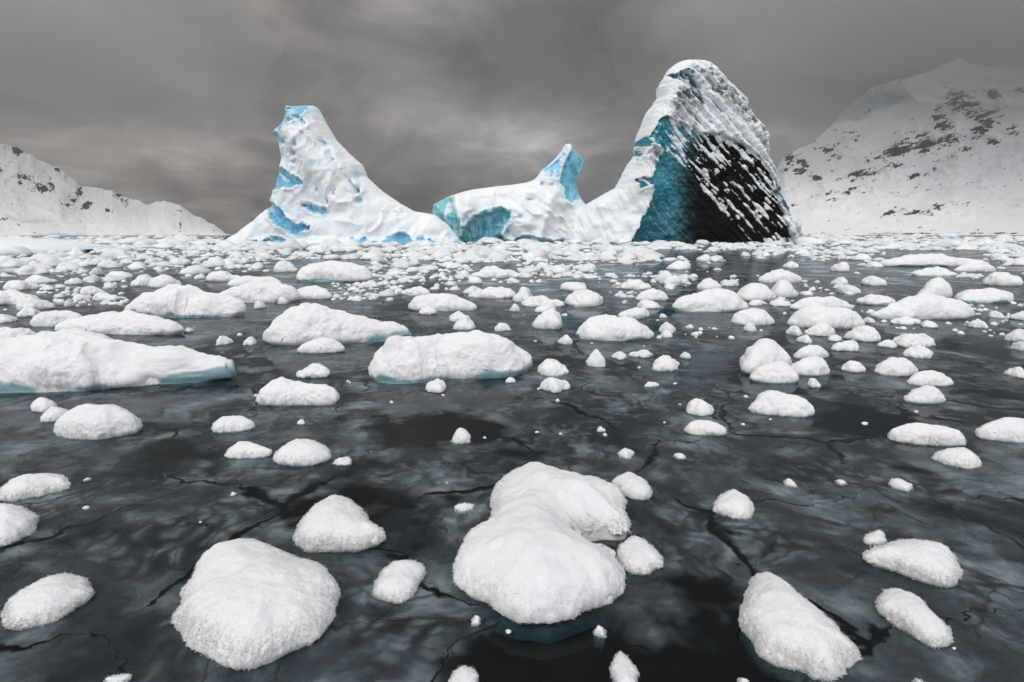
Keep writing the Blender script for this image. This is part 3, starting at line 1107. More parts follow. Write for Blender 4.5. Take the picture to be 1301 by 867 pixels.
bv, bt, nb = [], [], 0
made = 0
for (w, cx, cy, asp, kind, rot, el) in SCAT:
    X, Y = ground(cx, cy)
    s = F / (Y * CT + CAMH * ST)
    W = w / s
    Hh = W * asp * .95
    D = min(1.2, el) * W
    if made < NIND and -10 < cx < 1311:
        z = zone(cx, cy)
        o = link('snow_lump', HI[kind], (X, Y, 0))
        a = 0.0 if math.sin(rot) > 0 else math.pi
        o.rotation_euler = (0, 0, a + .35 * math.cos(rot))
        o.scale = (W, D, Hh / .42)
        tag(o, 'small white lump ' + z, 'ice lump', 'small snow lumps ' + z)
        made += 1
        continue
    co, tr = LOA[kind]
    c, sn = math.cos(rot), math.sin(rot)
    q = co * np.array([W, D, Hh / .42])
    q = np.stack([q[:, 0] * c - q[:, 1] * sn + X, q[:, 0] * sn + q[:, 1] * c + Y, q[:, 2]], 1)
    bv.append(q)
    bt.append(tr + nb)
    nb += len(q)
br = link('brash_ice', new_mesh('brash_ice', np.concatenate(bv), None, np.concatenate(bt), M_BRASH))
tag(br, kind='stuff')

# ------------------------------------------------------------------ icebergs
SNOW = np.array([0.905, 0.932, 0.95])


def mix(a, b, t):
    t = np.asarray(t)[..., None]
    return a * (1 - t) + b * t


def warp_sd(px, py, poly, amp=3.0, sc=9.0, seed=0):
    wx = amp * fbm(px / sc, py / sc, seed + .5, 4, seed)
    wy = amp * fbm(px / sc, py / sc, seed + 8.5, 4, seed + 1)
    return sdf(px + wx, py + wy, poly)


def make_berg(name, label, D, left, right, top, base, step, R, T, feature, parts, back=0.9, lean=0.0, rough=0.5, wob=0.9):
    """rows of a closed body; the camera side carries the modelled relief. left/right: outline as (y, x) in the photo"""
    ly, lx = np.array(left, float).T
    ry, rx = np.array(right, float).T
    rows = np.concatenate([np.linspace(top, top + 3, 7)[:-1], np.arange(top + 3, base, step)])
    rows = np.append(rows, base)
    xl = np.interp(rows, ly, lx) + wob * fbm(rows / 5, 1.5, D, 4, 3)
    xr = np.interp(rows, ry, rx) + wob * fbm(rows / 5, 9.5, D, 4, 4)
    xr = np.maximum(xr, xl + 1.0)
    wmax = (xr - xl).max()
    nf = int(wmax / step * 0.95)
    nbk = 70
    uf = np.linspace(0, 1, nf)
    uf = 0.5 * uf + 0.5 * (0.5 - 0.5 * np.cos(math.pi * uf))
    ub = np.linspace(1, 0, nbk + 2)[1:-1]
    u = np.concatenate([uf, ub])
    ncol = len(u)
    front = np.arange(ncol) < nf
    PX = xl[:, None] + (xr - xl)[:, None] * u[None]
    PY = np.repeat(rows[:, None], ncol, 1)
    outline = np.concatenate([np.stack([xl, rows], 1)[::-1], np.stack([xr, rows], 1)])
    outline = outline[::3]
    dist = seg_dist(PX.ravel(), PY.ravel(), outline, closed=False).reshape(PX.shape)
    dist[:, 0] = 0
    dist[:, nf - 1] = 0
    inf = np.sqrt(np.clip(1 - (1 - np.clip(dist / R, 0, 1)) ** 2, 0, 1))
    X, _, Z = at_y(PX, PY, D)
    s = F / (D * CT + CAMH * ST)
    off = np.where(front[None], -T * inf, T * back * inf)
    off = off + lean * (PY - base) * -1.0 / s
    fz, col, zone_id = feature(PX, PY, X, Z)
    edge = np.clip(dist / 5.0, 0, 1)
    off = off - np.where(front[None], fz * edge, 0)
    col = np.where(front[None, :, None], col, SNOW)
    zone_id = np.where(front[None], zone_id, 0)
    co = np.stack([X, D + off, Z], 2).reshape(-1, 3)
    nrow = len(rows)
    j = np.arange(ncol)
    jn = (j + 1) % ncol
    quads = []
    for i in range(nrow - 1):
        quads.append(np.stack([i * ncol + j, i * ncol + jn, (i + 1) * ncol + jn, (i + 1) * ncol + j], 1)[:, ::-1])
    quads = np.concatenate(quads)
    # top cap: strips joining front and back of the first row
    topc = np.append(np.arange(ncol)[:0], 0)
    me = new_mesh(name, co, quads, None, None)
    nm = normals_of(me)
    ed = edge.ravel()
    ice = 1 - sstep(.3, .6, col.reshape(-1, 3)[:, 0])
    a = np.zeros(len(co))
    for wl, amp in ((9.0, .5), (4.0, .14), (1.6, .07 + .2 * ice * rough), (.7, .02 + .1 * ice * rough)):
        a += amp * fbm(co[:, 0] / wl, co[:, 1] / wl, co[:, 2] / wl, 2, int(D) + int(wl * 3))
    co2 = co + nm * (a * (.35 + .65 * ed))[:, None]
    set_co(me, co2)
    nm = normals_of(me)
    bpy.data.meshes.remove(me)
    # split by zone into parts that share their border
    zf = zone_id.reshape(-1)[quads]
    fz_ = np.sort(zf, 1)[:, 1]
    root = bpy.data.objects.new(name, None)
    COL.objects.link(root)
    base_loc = np.array([float(np.mean(co2[:, 0])), D, 0.0])
    root.location = base_loc
    tag(root, label, 'iceberg')
    cflat = col.reshape(-1, 3)
    for zi, (pname, plabel) in parts.items():
        f = quads[fz_ == zi]
        if not len(f):
            continue
        vid, inv = np.unique(f.ravel(), return_inverse=True)
        pm = new_mesh(pname, co2[vid] - base_loc, inv.reshape(-1, 4), None, M_BERG)
        set_col(pm, cflat[vid])
        pm.normals_split_custom_set_from_vertices([tuple(v) for v in nm[vid]])
        o = link(pname, pm, (0, 0, 0), root)
        if plabel:
            o['label'] = plabel
    return root


def r1(p):
    return [(280 + x / 2.602, 60 + y / 2.602) for x, y in p]


def r2(p):
    return [(680 + x / 3.21, 60 + y / 3.21) for x, y in p]


BLUE = np.array([0.26, 0.62, 0.82])
DEEP = np.array([0.12, 0.43, 0.64])


def flutes(px, py, ang, w, seed):
    c, s = math.cos(ang), math.sin(ang)
    a, b = px * c + py * s, -px * s + py * c
    return fbm(a / (w * 5), b / w, seed, 3, seed)


# --- tall white iceberg
LB = {
    1: (r1([(222, 205), (300, 198), (312, 222), (290, 268), (262, 272), (240, 300), (210, 345), (183, 290), (213, 250)]), 1.6),
    2: (r1([(203, 412), (235, 412), (322, 460), (300, 468), (245, 468), (200, 478)]), 1.6),
    3: (r1([(176, 528), (205, 515), (235, 540), (258, 570), (300, 587), (348, 592), (345, 603), (285, 622), (240, 590), (190, 548)]), 2.2),
    4: (r1([(308, 523), (345, 530), (394, 543), (388, 556), (345, 550)]), 1.6),
    5: (r1([(140, 640), (195, 632), (232, 622), (272, 637), (272, 662), (140, 662)]), 1.2),
    6: (r1([(480, 632), (520, 622), (560, 632), (592, 615), (625, 612), (660, 640), (700, 625), (760, 632), (792, 645), (792, 665), (480, 665)]), 0.7),
}
RIDGE = r1([(288, 250), (310, 262), (340, 300), (370, 328), (395, 352), (412, 395), (432, 420), (462, 462), (486, 486)])
SPOTS = [(490, 515, 9, 6), (470, 430, 7, 14), (484, 480, 5, 13), (292, 370, 10, 6), (302, 342, 5, 8), (250, 330, 12, 6), (288, 397, 7, 4), (363, 482, 4, 8), (422, 490, 3, 9), (400, 520, 3, 6)]


def feat_left(px, py, X, Z):
    f = np.zeros_like(px)
    col = np.broadcast_to(SNOW, px.shape + (3,)).copy()
    zid = np.zeros(px.shape, int)
    # shoulder plane: left of the ridge the slope turns away
    cx = np.interp(py, [140, 180, 220, 260, 310], [388, 402, 425, 450, 470])
    f += 3.0 * np.exp(-((px - cx) / 26.0) ** 2) * sstep(139, 175, py)
    f += 2.4 * np.exp(-((px - 420 - (py - 285) * .9) / 30.0) ** 2) * sstep(255, 300, py)
    f += 3.2 * (.3 - np.abs(fbm(px / 26 + .3 * py / 26, py / 34, 4.4, 3, 61, gain=.4)))
    f += 3.5 * sstep(300, 312, py + 4 * fbm(px / 22, 1.2, 3, 2, 5)) * sstep(330, 400, px)
    for k, (poly, dep) in LB.items():
        sd = warp_sd(px, py, poly, 4.0, 9.0, k) + 1.6 * fbm(px / 4, py / 4, k, 3, k) + (1.3 if k < 5 else -1.5 + 6 * float(k == 6) * fbm(px / 11, 1.0, 2.0, 3, 8))
        m = sstep(-1.6, 2.4, sd)
        f -= dep * sstep(-1.0, 3.0, sd) * (1 + .35 * flutes(px, py, .7, 6, k))
        f += .25 * np.exp(-((sd + 2.2) / 1.6) ** 2)
        v = .5 + .5 * flutes(px, py, .6, 5, k + 20)
        c = mix(BLUE, DEEP, np.clip(v * 1.5 - .35, 0, 1))
        if k == 1:
            c = mix(c, np.array([.55, .66, .72]), sstep(-.1, .45, fbm(px / 6, py / 5, 2, 4, 77)) * .8)
        # streaks of snow lying in the scar
        sn = sstep(.2, .36, flutes(px, py, .55, 4, k + 40)) * {1: .4, 5: .4, 6: .9}.get(k, .6)
        c = mix(c, SNOW, sn)
        glow = np.exp(-(np.minimum(sd, 0) / 7.0) ** 2) * (.5 + .5 * fbm(px / 8, py / 8, k, 3, k + 60))
        col = mix(col, np.array([.66, .86, .95]), np.clip(.75 * glow, 0, 1) * (col[..., 0] > .6))
        col = mix(col, c, m)
        zid = np.where(m > .5, k, zid)
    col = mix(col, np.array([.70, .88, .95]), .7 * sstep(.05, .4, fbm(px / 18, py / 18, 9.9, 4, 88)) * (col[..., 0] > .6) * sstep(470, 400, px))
    dr = seg_dist(px + 1.5 * fbm(px / 5, py / 5, 1, 3, 8), py, RIDGE, closed=False)
    gate = sstep(-.25, .1, fbm(px / 9, py / 9, 3, 2, 9))
    g = np.exp(-(dr / 1.6) ** 2) * gate
    f -= 1.0 * g
    f += .9 * np.exp(-((dr - 4) / 3.5) ** 2)
    col = mix(col, mix(BLUE, SNOW, np.full(px.shape, .35)), np.clip(g * .9, 0, 1))
    for (x, y, rx, ry) in SPOTS:
        x, y = 280 + x / 2.602, 60 + y / 2.602
        d = ((px - x + 1.5 * fbm(px / 3, py / 3, 2, 2, 4)) / (rx / 2.0)) ** 2 + ((py - y) / (ry / 2.0)) ** 2
        g = np.exp(-d * .8)
        f -= 1.1 * g
        col = mix(col, BLUE, np.clip(g * 1.1 - .3, 0, .6))
    return f, col, zid


make_berg('iceberg', 'tall white iceberg leaning to a blunt blue streaked peak, snow slope trailing to its right', 150.0,
          [(135.5, 368), (137, 366), (139, 365), (156, 363), (170, 350), (191, 359), (204, 363), (219, 357), (244, 353), (264, 348), (281, 326), (298, 303), (306, 295), (312, 293)],
          [(135.5, 400), (137, 403), (139, 405), (156, 414), (179, 428), (200, 449), (210, 461), (225, 466), (244, 487), (258, 507), (269, 526), (273, 553), (285, 568), (302, 582), (308, 585), (312, 586)],
          135.5, 312.5, 0.6, 42, 9.0, feat_left,
          {0: ('snow_mantle', None), 1: ('blue_ice_scar', 'frosted blue ice under the blunt peak'), 2: ('blue_ice_scar', None),
           3: ('blue_ice_scar', 'long bright blue gash slanting down to the waterline'), 4: ('blue_ice_scar', None), 5: ('blue_ice_foot', None),
           6: ('blue_ice_foot', None)})

# --- low white iceberg with the horn
CAVE1 = r1([(685, 520), (705, 505), (735, 490), (772, 496), (786, 545), (800, 575), (806, 640), (800, 670), (740, 670), (720, 600), (690, 560)])
CAVE2 = r1([(822, 590), (845, 562), (880, 548), (930, 532), (958, 545), (962, 570), (930, 610), (936, 640), (970, 645), (970, 668), (800, 668), (806, 600)])
HORN = r1([(1165, 332), (1212, 380), (1200, 420), (1180, 455), (1190, 500), (1150, 522), (1135, 510), (1128, 475), (1112, 455), (1122, 415), (1145, 365)])
HORN2 = r1([(1060, 412), (1090, 392), (1128, 358), (1140, 365), (1120, 400), (1112, 440), (1085, 438), (1088, 408), (1066, 422)])
FOOT = r1([(968, 640), (1000, 622), (1035, 632), (1100, 640), (1180, 628), (1230, 645), (1230, 670), (968, 670)])
MB = {1: (CAVE1, 2.2), 2: (CAVE2, 3.6), 3: (HORN, 1.8), 4: (HORN2, 1.2), 5: (FOOT, .8)}


def feat_mid(px, py, X, Z):
    f = np.zeros_like(px)
    col = np.broadcast_to(SNOW, px.shape + (3,)).copy()
    zid = np.zeros(px.shape, int)
    f += 2.8 * (.3 - np.abs(fbm(px / 26 - .3 * py / 26, py / 26, 14.4, 3, 63, gain=.4)))
    f += 3.2 * np.exp(-((px - 596) / 10.0) ** 2 - ((py - 262) / 22.0) ** 2)
    f += 3.0 * np.exp(-((px - 662 - (py - 250) * .2) / 20.0) ** 2) * sstep(240, 290, py)
    f += 1.6 * np.exp(-((px - 700 + (py - 250) * .3) / 6.0) ** 2) * sstep(235, 262, py)
    f -= 2.5 * np.exp(-((px - 712) / 12.0) ** 2) * sstep(262, 285, py)
    for k, (poly, dep) in MB.items():
        sd = warp_sd(px, py, poly, 3.2, 8.0, k + 30) + .9 * fbm(px / 3.5, py / 3.5, k, 3, k)
        m = sstep(-1.2, 1.8, sd)
        fl = flutes(px, py, 1.45, 4.5, k + 3)
        f -= dep * sstep(-1.0, 5.0 if k < 3 else 3.0, sd) * (1 + .3 * fl)
        f += .3 * np.exp(-((sd + 2.0) / 1.6) ** 2)
        if k in (1, 2):
            c = mix(np.array([.36, .70, .77]), np.array([.17, .52, .62]), np.clip(.5 + 1.1 * fl, 0, 1))
            c = mix(c, np.array([.10, .40, .50]), sstep(5, 15, sd) * (.5 if k == 2 else .3))
            c = mix(c, SNOW, .75 * sstep(.28, .42, fbm(px / 6, py / 9, 4, 3, 90 + k)) * (1. if k == 1 else .35))
        elif k == 3:
            c = mix(np.array([.26, .62, .76]), np.array([.16, .50, .66]), np.clip(.5 + fl, 0, 1))
        else:
            c = mix(BLUE, SNOW, .7 * sstep(.0, .3, fbm(px / 5, py / 5, 4, 3, 95 + k)))
        glow = np.exp(-(np.minimum(sd, 0) / 6.0) ** 2) * (.5 + .5 * fbm(px / 8, py / 8, k, 3, k + 60))
        col = mix(col, np.array([.68, .87, .94]), np.clip(.7 * glow, 0, 1) * (col[..., 0] > .6))
        col = mix(col, c, m)
        zid = np.where(m > .5, k, zid)
    for (x, y, rx, ry) in [(1090, 462, 7, 4), (1060, 458, 5, 6), (990, 565, 6, 5), (1020, 510, 8, 3), (950, 612, 5, 9)]:
        x, y = 280 + x / 2.602, 60 + y / 2.602
        g = np.exp(-((px - x) / (rx / 1.8)) ** 2 - ((py - y) / (ry / 1.8)) ** 2)
        f -= .9 * g
        col = mix(col, BLUE, g * .55)
    return f, col, zid


make_berg('iceberg', 'low white iceberg with a blue horn and hollowed turquoise caves, between the two tall icebergs', 166.0,
          [(183.5, 719), (186, 716), (190, 715), (204, 703), (218, 687), (229, 679), (233, 668), (238, 628), (241, 606), (244, 588), (248, 576), (254, 563), (260, 551), (271, 549), (285, 552), (300, 560), (312, 562)],
          [(183.5, 723), (186, 726), (189, 728), (206, 743), (218, 739), (233, 732), (248, 735), (258, 742), (264, 752), (272, 775), (290, 800), (312, 806)],
          183.5, 311.0, 0.55, 34, 8.0, feat_mid,
          {0: ('snow_mantle', None), 1: ('ice_cave', 'fluted turquoise cliff at the low left end'), 2: ('ice_cave', 'arched turquoise hollow'),
           3: ('ice_horn_face', 'smooth pale blue face of the horn'), 4: ('blue_ice_scar', None), 5: ('blue_ice_foot', None)})

# --- dark striped iceberg
FACE = r2([(470, 322), (520, 322), (560, 330), (640, 365), (715, 370), (800, 400), (870, 450), (918, 505), (942, 580), (960, 650), (985, 720), (1012, 800), (350, 800), (385, 745), (432, 640), (450, 570), (400, 592), (385, 548), (440, 545), (492, 430), (440, 415), (400, 475), (398, 395), (440, 380)])
TEALC = r2([(440, 560), (440, 500), (490, 435), (540, 470), (585, 520), (640, 600), (640, 700), (610, 810), (340, 810), (432, 640)])
BLKC = r2([(540, 490), (590, 505), (650, 580), (705, 640), (765, 700), (830, 790), (835, 815), (590, 815), (600, 700), (560, 640)])
NOTCH = r2([(528, 125), (560, 128), (604, 112), (616, 150), (640, 210), (652, 250), (620, 225), (590, 165), (540, 150)])
RIMT = r2([(945, 560), (985, 590), (1002, 640), (1008, 700), (985, 695), (955, 640), (938, 600)])
GREY = r2([(615, 110), (680, 108), (760, 160), (850, 240), (915, 320), (942, 390), (935, 440), (890, 400), (840, 330), (780, 270), (720, 220), (660, 150)])
GREY2 = r2([(520, 250), (560, 190), (610, 190), (650, 270), (600, 260), (540, 275)])


def feat_dark(px, py, X, Z):
    ang = math.radians(47)
    c_, s_ = math.cos(ang), math.sin(ang)
    a, b = px * c_ + py * s_, -px * s_ + py * c_
    streak = fbm(a / 17, b / 2.6, 2.2, 6, 201, gain=.66)
    streak2 = fbm(a / 60, b / 2.2, 6.2, 3, 205)
    blot = fbm(px / 3.6, py / 3.6, 3.3, 4, 203, gain=.6)
    f = np.zeros_like(px)
    f += 1.6 * fbm(px / 30, py / 24, 24.4, 3, 65)
    # arete between the lit snow slope and the face
    ax = np.interp(py, [80, 110, 160, 200, 240, 260, 300, 312], [868, 850, 832, 812, 815, 816, 797, 790])
    f += 4.5 * np.exp(-np.abs(px - ax) / 26.0) * sstep(85, 150, py)
    # the face is a plane turned a little away
    col = np.broadcast_to(SNOW * np.array([.97, .975, .98]), px.shape + (3,)).copy()
    zid = np.zeros(px.shape, int)
    sdF = warp_sd(px, py, FACE, 4.0, 8.0, 51) + 1.4 * blot
    face = sstep(-.5, .9, sdF)
    teal = sstep(-2, 2, warp_sd(px, py, TEALC, 3.0, 10.0, 52))
    blkc = sstep(-2, 2, warp_sd(px, py, BLKC, 3.0, 10.0, 53))
    # teal gives way to black ice along the strata
    lx = np.interp(py, [150, 190, 215, 250, 310], [905, 875, 862, 868, 862])
    tb = sstep(-30, 20, px - lx + 16 * streak + 6 * blot)
    tealcol = mix(np.array([.030, .27, .36]), np.array([.016, .14, .205]), np.clip(.5 + 1.1 * fbm(a / 30, b / 9, 5, 3, 207) + .012 * (py - 250), 0, 1))
    tealcol = mix(tealcol, np.array([.10, .24, .26]), np.clip(1.6 * sstep(.25, .5, streak2) * .6, 0, 1))
    black = mix(np.array([.0028, .0028, .003]), np.array([.010, .0095, .0085]), np.clip(.5 + streak2, 0, 1))
    ice = mix(mix(tealcol, np.array([.010, .055, .062]), sstep(.0, .6, tb)), black, sstep(.4, 1, tb))
    dens = 0.30 - .32 * teal - .40 * blkc
    dens = dens + .07 * sstep(235, 170, py) - .08 * sstep(255, 300, py) + .20 * np.exp(-((px - np.interp(py, [205, 305], [856, 935])) / 7.0) ** 2) + .10 * np.exp(-((sdF - 2) / 7.0) ** 2) * (px > 860) * sstep(225, 190, py)
    lines = np.cos(b * 2 * math.pi / 10.5 + 2.6 * fbm(a / 45, b / 14, 7.7, 3, 231))
    dens = dens + (.26 * sstep(.4, .95, lines) - .07) * (1 - .75 * teal) * (1 - blkc)
    nz = .5 + .95 * (.74 * streak + .22 * blot + .35 * fbm(px / 14, py / 14, 1, 2, 211))
    sn = sstep(-.035, .035, dens - nz + .5 - .5) if False else sstep(-.03, .03, dens - (1 - nz) + .0)
    icec = mix(ice, SNOW * .97, sn)
    vein = sstep(.90, .99, lines) * (1 - tb) * sstep(-.15, .2, blot)
    icec = mix(icec, np.array([.42, .55, .56]), np.clip(vein * .55, 0, 1))
    col = mix(col, icec, face)
    f += face * (-1.0 + .12 * sn * (1 - teal) + .6 * streak * (1 - .88 * np.maximum(teal, 1 - tb)))
    f += .25 * np.exp(-((sdF + 2.0) / 2.0) ** 2)
    zid = np.where((face > .5), np.where(tb > .5, 2, 1), zid)
    for k, poly, dep in ((3, NOTCH, 2.2), (4, RIMT, .8)):
        sd = warp_sd(px, py, poly, 3.0, 6.0, k + 60) + blot * 1.2
        m = sstep(-.5, .8, sd)
        f -= dep * sstep(-1, 3, sd)
        cc = mix(np.array([.03, .14, .20]), np.array([.10, .26, .31]), np.clip(.5 + 1.3 * blot, 0, 1))
        cc = mix(cc, SNOW, sstep(.12, .22, streak) * .8)
        col = mix(col, cc, m)
        zid = np.where(m > .5, k, zid)
    # pitted, grooved snow on the upper right flank, coloured greyer in its low spots
    for poly in (GREY, GREY2):
        g = sstep(-3, 3, warp_sd(px, py, poly, 4.0, 8.0, 71))
        pit = fbm(a / 5.0, b / 3.0, 8.8, 4, 221)
        f += g * 1.3 * pit
        col = mix(col, np.array([.22, .26, .28]), g * sstep(.02, -.22, pit) * .85)
    flank = sstep(0, 14, px - ax) * (1 - face)
    f += flank * (.5 * streak + .55 * lines)
    col = mix(col, np.array([.20, .25, .27]), flank * sstep(-.12, -.45, streak * .8 + .3 * blot + .13 * lines) * .85)
    left = sstep(4, -4, px - ax) * sstep(195, 235, py)
    f += left * .5 * flutes(px, py, 1.2, 5, 33)
    f += (1 - left) * .45 * blot
    return f, col, zid


make_berg('iceberg', 'tallest iceberg, a dark fin of teal and black striped ice dusted with snow', 160.0,
          [(77.5, 872), (79, 866), (82, 858), (90, 848), (97, 844), (113, 834), (127, 834), (138, 825), (153, 817), (180, 806), (197, 805), (216, 792), (239, 781), (250, 761), (259, 746), (272, 733), (290, 722), (312, 714)],
          [(77.5, 888), (79, 893), (82, 899), (94, 911), (111, 929), (127, 946), (144, 953), (166, 970), (181, 974), (197, 974), (216, 982), (244, 988), (266, 998), (283, 1012), (300, 1016), (312, 1017)],
          77.5, 311.5, 0.55, 24, 6.5, feat_dark,
          {0: ('snow_mantle', None), 1: ('teal_ice_face', 'translucent dark teal ice with pale veins'), 2: ('black_ice_face', 'black sediment laden ice streaked with snow'),
           3: ('blue_ice_notch', None), 4: ('teal_ice_scar', None)}, wob=2.0)


# --- small far bergs along the shore and the flat berg at the left
def small_berg(label, D, pts, T, colr, blue=0.25, name='iceberg', cat='iceberg'):
    pts = np.array(pts, float)
    n = 40
    xs = np.linspace(pts[:, 0].min(), pts[:, 0].max(), n)
    topy = np.interp(xs, pts[:, 0], pts[:, 1])
    yb = CAMH
    m = 14
    v = np.linspace(0, 1, m)
    X0, _, Zt = at_y(xs, topy, D)
    Zt = np.maximum(Zt, .3)
    ring = []
    for k in range(m):
        aa = math.pi * v[k]
        yo = -T * math.cos(aa)
        zf = math.sin(aa) ** .5
        e = np.sin(np.linspace(0, math.pi, n)) ** .4
        zz = Zt * zf * (1 + .1 * fbm(X0 / 6, yo / 6, D, 3, 3))
        zz = np.where(k in (0, m - 1), -.8, zz)
        ring.append(np.stack([X0, np.full(n, D) + yo * (.3 + .7 * e) + 1.2 * fbm(X0 / 8, k * .4, D, 3, 7), zz], 1))
    co = np.concatenate(ring)
    i, j = np.meshgrid(np.arange(m - 1), np.arange(n - 1), indexing='ij')
    q = np.stack([i * n + j, i * n + j + 1, (i + 1) * n + j + 1, (i + 1) * n + j], -1).reshape(-1, 4)
    c0 = co.mean(0) * np.array([1, 1, 0])
    me = new_mesh(name, co - c0, q, None, M_BERG)
    zrel = co[:, 2] / Zt.max()
    b = sstep(blue + .18, blue - .1, zrel + .25 * fbm(co[:, 0] / 5, co[:, 1] / 5, co[:, 2] / 2, 3, 12))
    set_col(me, mix(np.broadcast_to(SNOW * .98, co.shape), np.broadcast_to(np.array(colr), co.shape), b))
    o = link(name, me, c0)
    tag(o, label, cat)
    return o


small_berg('low flat white iceberg with a blue waterline below the sunlit snow mountain', 76.0,
           [(-90, 309), (-20, 304), (15, 302.5), (50, 304), (80, 308), (100, 310), (112, 316), (121, 321)], 9.0, (.42, .68, .8), .12)
small_berg('tiny teal iceberg beside the right flank of the dark iceberg', 420.0, [(1039, 298.6), (1043, 296), (1046, 295), (1050, 298.6)], 3, (.10, .3, .38), .9)
small_berg('small pale blue iceberg out on the far shore below the cloud covered mountain', 400.0, [(1192, 299), (1200, 297.3), (1210, 297), (1216, 299)], 5, (.55, .76, .86), .5)

# ------------------------------------------------------------------ snow mountains
ROCK = np.array([0.028, 0.027, 0.028])


def make_mountain(name, label, ridge, r0, r1_, base_py, rocks, blues, seed, rockcol=ROCK, relief=60.0, thr=0.0, nu=1100, nv=400, flow=(9, 5), ang=.6):
    ridge = np.array(ridge, float)
    px = np.linspace(ridge[0, 0], ridge[-1, 0], nu)
    top = np.interp(px, ridge[:, 0], ridge[:, 1])
    jag = 2.2 * fbm(px / 8, 2.0, seed, 5, seed, gain=.6)
    v = np.linspace(0, 1, nv)
    PX = np.repeat(px[None], nv, 0)
    PY = base_py + (top[None] - base_py) * v[:, None] + jag[None] * v[:, None] ** 7
    c_, s_ = math.cos(ang), math.sin(ang)
    a, b = PX * c_ + PY * s_, -PX * s_ + PY * c_
    n1 = fbm(PX / 34, PY / 26, seed, 4, seed + 1)
    n2 = fbm(a / flow[0], b / flow[1], seed, 5, seed + 2, gain=.6)
    w = np.zeros_like(PX)
    for (x, y, rx, ry, an, k) in rocks:
        ca, sa = math.cos(an), math.sin(an)
        u_, v_ = (PX - x) * ca + (PY - y) * sa, -(PX - x) * sa + (PY - y) * ca
        w = np.maximum(w, k * np.exp(-((u_ / rx) ** 2 + (v_ / ry) ** 2)))
    n3 = fbm(a / (flow[0] * .35), b / (flow[1] * .4), seed + 4, 4, seed + 9, gain=.6)
    n4 = fbm(PX / 2.2, PY / 1.6, seed, 3, seed + 14)
    rk = sstep(.0, .07, n2 + .6 * n3 + .3 * n4 + (w - 1) * 1.0 + .16 + thr)
    DY = r0 + (r1_ - r0) * v[:, None] ** .85 + relief * n1 * np.sin(np.pi * np.clip(v, 0, 1))[:, None] ** .6 + relief * .22 * n2 * sstep(.0, .5, w)
    DY = np.maximum(DY, r0 * .97)
    X, Y, Z = at_y(PX, PY, DY)
    Z[0] = -2.0
    col = np.broadcast_to(np.array([.92, .925, .93]), PX.shape + (3,)).copy()
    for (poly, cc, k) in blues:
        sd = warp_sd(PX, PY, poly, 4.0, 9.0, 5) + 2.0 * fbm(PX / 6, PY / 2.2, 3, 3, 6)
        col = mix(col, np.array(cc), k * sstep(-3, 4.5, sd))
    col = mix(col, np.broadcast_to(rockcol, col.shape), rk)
    # far side
    nb_ = 20
    bk = np.linspace(0, 1, nb_ + 1)[1:]
    Xb = np.repeat(X[-1:], nb_, 0)
    Yb = Y[-1:] + 700 * bk[:, None]
    Xb = Xb * (Yb / Y[-1:])
    Zb = Z[-1:] * (1 - bk[:, None] ** 1.3) - 3 * bk[:, None]
    co = np.concatenate([np.stack([X, Y, Z], 2).reshape(-1, 3), np.stack([Xb, Yb, Zb], 2).reshape(-1, 3)])
    nr_ = nv + nb_
    i, j = np.meshgrid(np.arange(nr_ - 1), np.arange(nu - 1), indexing='ij')
    q = np.stack([i * nu + j, i * nu + j + 1, (i + 1) * nu + j + 1, (i + 1) * nu + j], -1).reshape(-1, 4)
    cc = np.concatenate([col.reshape(-1, 3), np.broadcast_to(np.array([.92, .925, .93]), (nb_ * nu, 3))])
    me = new_mesh(name, co, q, None, M_MOUNT)
    set_col(me, cc)
    o = link(name, me)
    tag(o, kind='structure')
    return o


def r3(p):
    return [(960 + x / 3.211, 60 + y / 3.211) for x, y in p]


def r4(p):
    return [(x / 4.066, 160 + y / 4.066) for x, y in p]


make_mountain('mountain', None,
              [(-420, 120), (-200, 150), (-60, 176), (0, 182), (22, 187), (32, 194), (74, 214), (103, 236), (143, 242), (162, 252), (172, 254), (189, 261), (200, 256), (209, 255), (229, 261), (246, 273), (271, 285), (287, 296), (300, 302), (310, 304)],
              1150, 1650, 302.5,
              [(22, 192, 9, 9, 0, 1), (4, 186, 6, 3, 0, .9), (34, 226, 15, 4, .1, 1.05), (57, 240, 17, 11, 0, 1), (26, 232, 6, 4, 0, .85), (100, 246, 8, 7, 0, 1), (110, 262, 9, 7, 0, .95), (90, 258, 12, 6, 0, .8),
               (150, 250, 15, 8, .7, 1), (138, 270, 9, 7, .8, .75), (226, 267, 8, 3, .3, .95), (229, 288, 3, 8, 0, 1.0), (253, 275, 5, 3, .4, .9), (72, 215, 7, 3, .7, .95), (8, 278, 8, 3, 0, .8), (24, 286, 6, 4, 0, .8), (0, 215, 5, 5, 0, .7), (-60, 220, 50, 20, .2, .9)],
              [([(45, 299), (110, 298), (112, 303), (50, 303)], (.30, .58, .74), .9), ([(118, 301), (150, 300), (150, 304), (118, 304)], (.25, .5, .66), .8), ([(160, 299), (215, 298), (245, 300), (245, 303), (160, 303)], (.34, .62, .76), .8),
               ([(5, 274), (60, 279), (72, 283), (40, 285), (10, 280)], (.45, .64, .76), .6)], 31, rockcol=np.array([.06, .06, .063]), relief=45.0, thr=.09, flow=(7, 5), ang=.9)

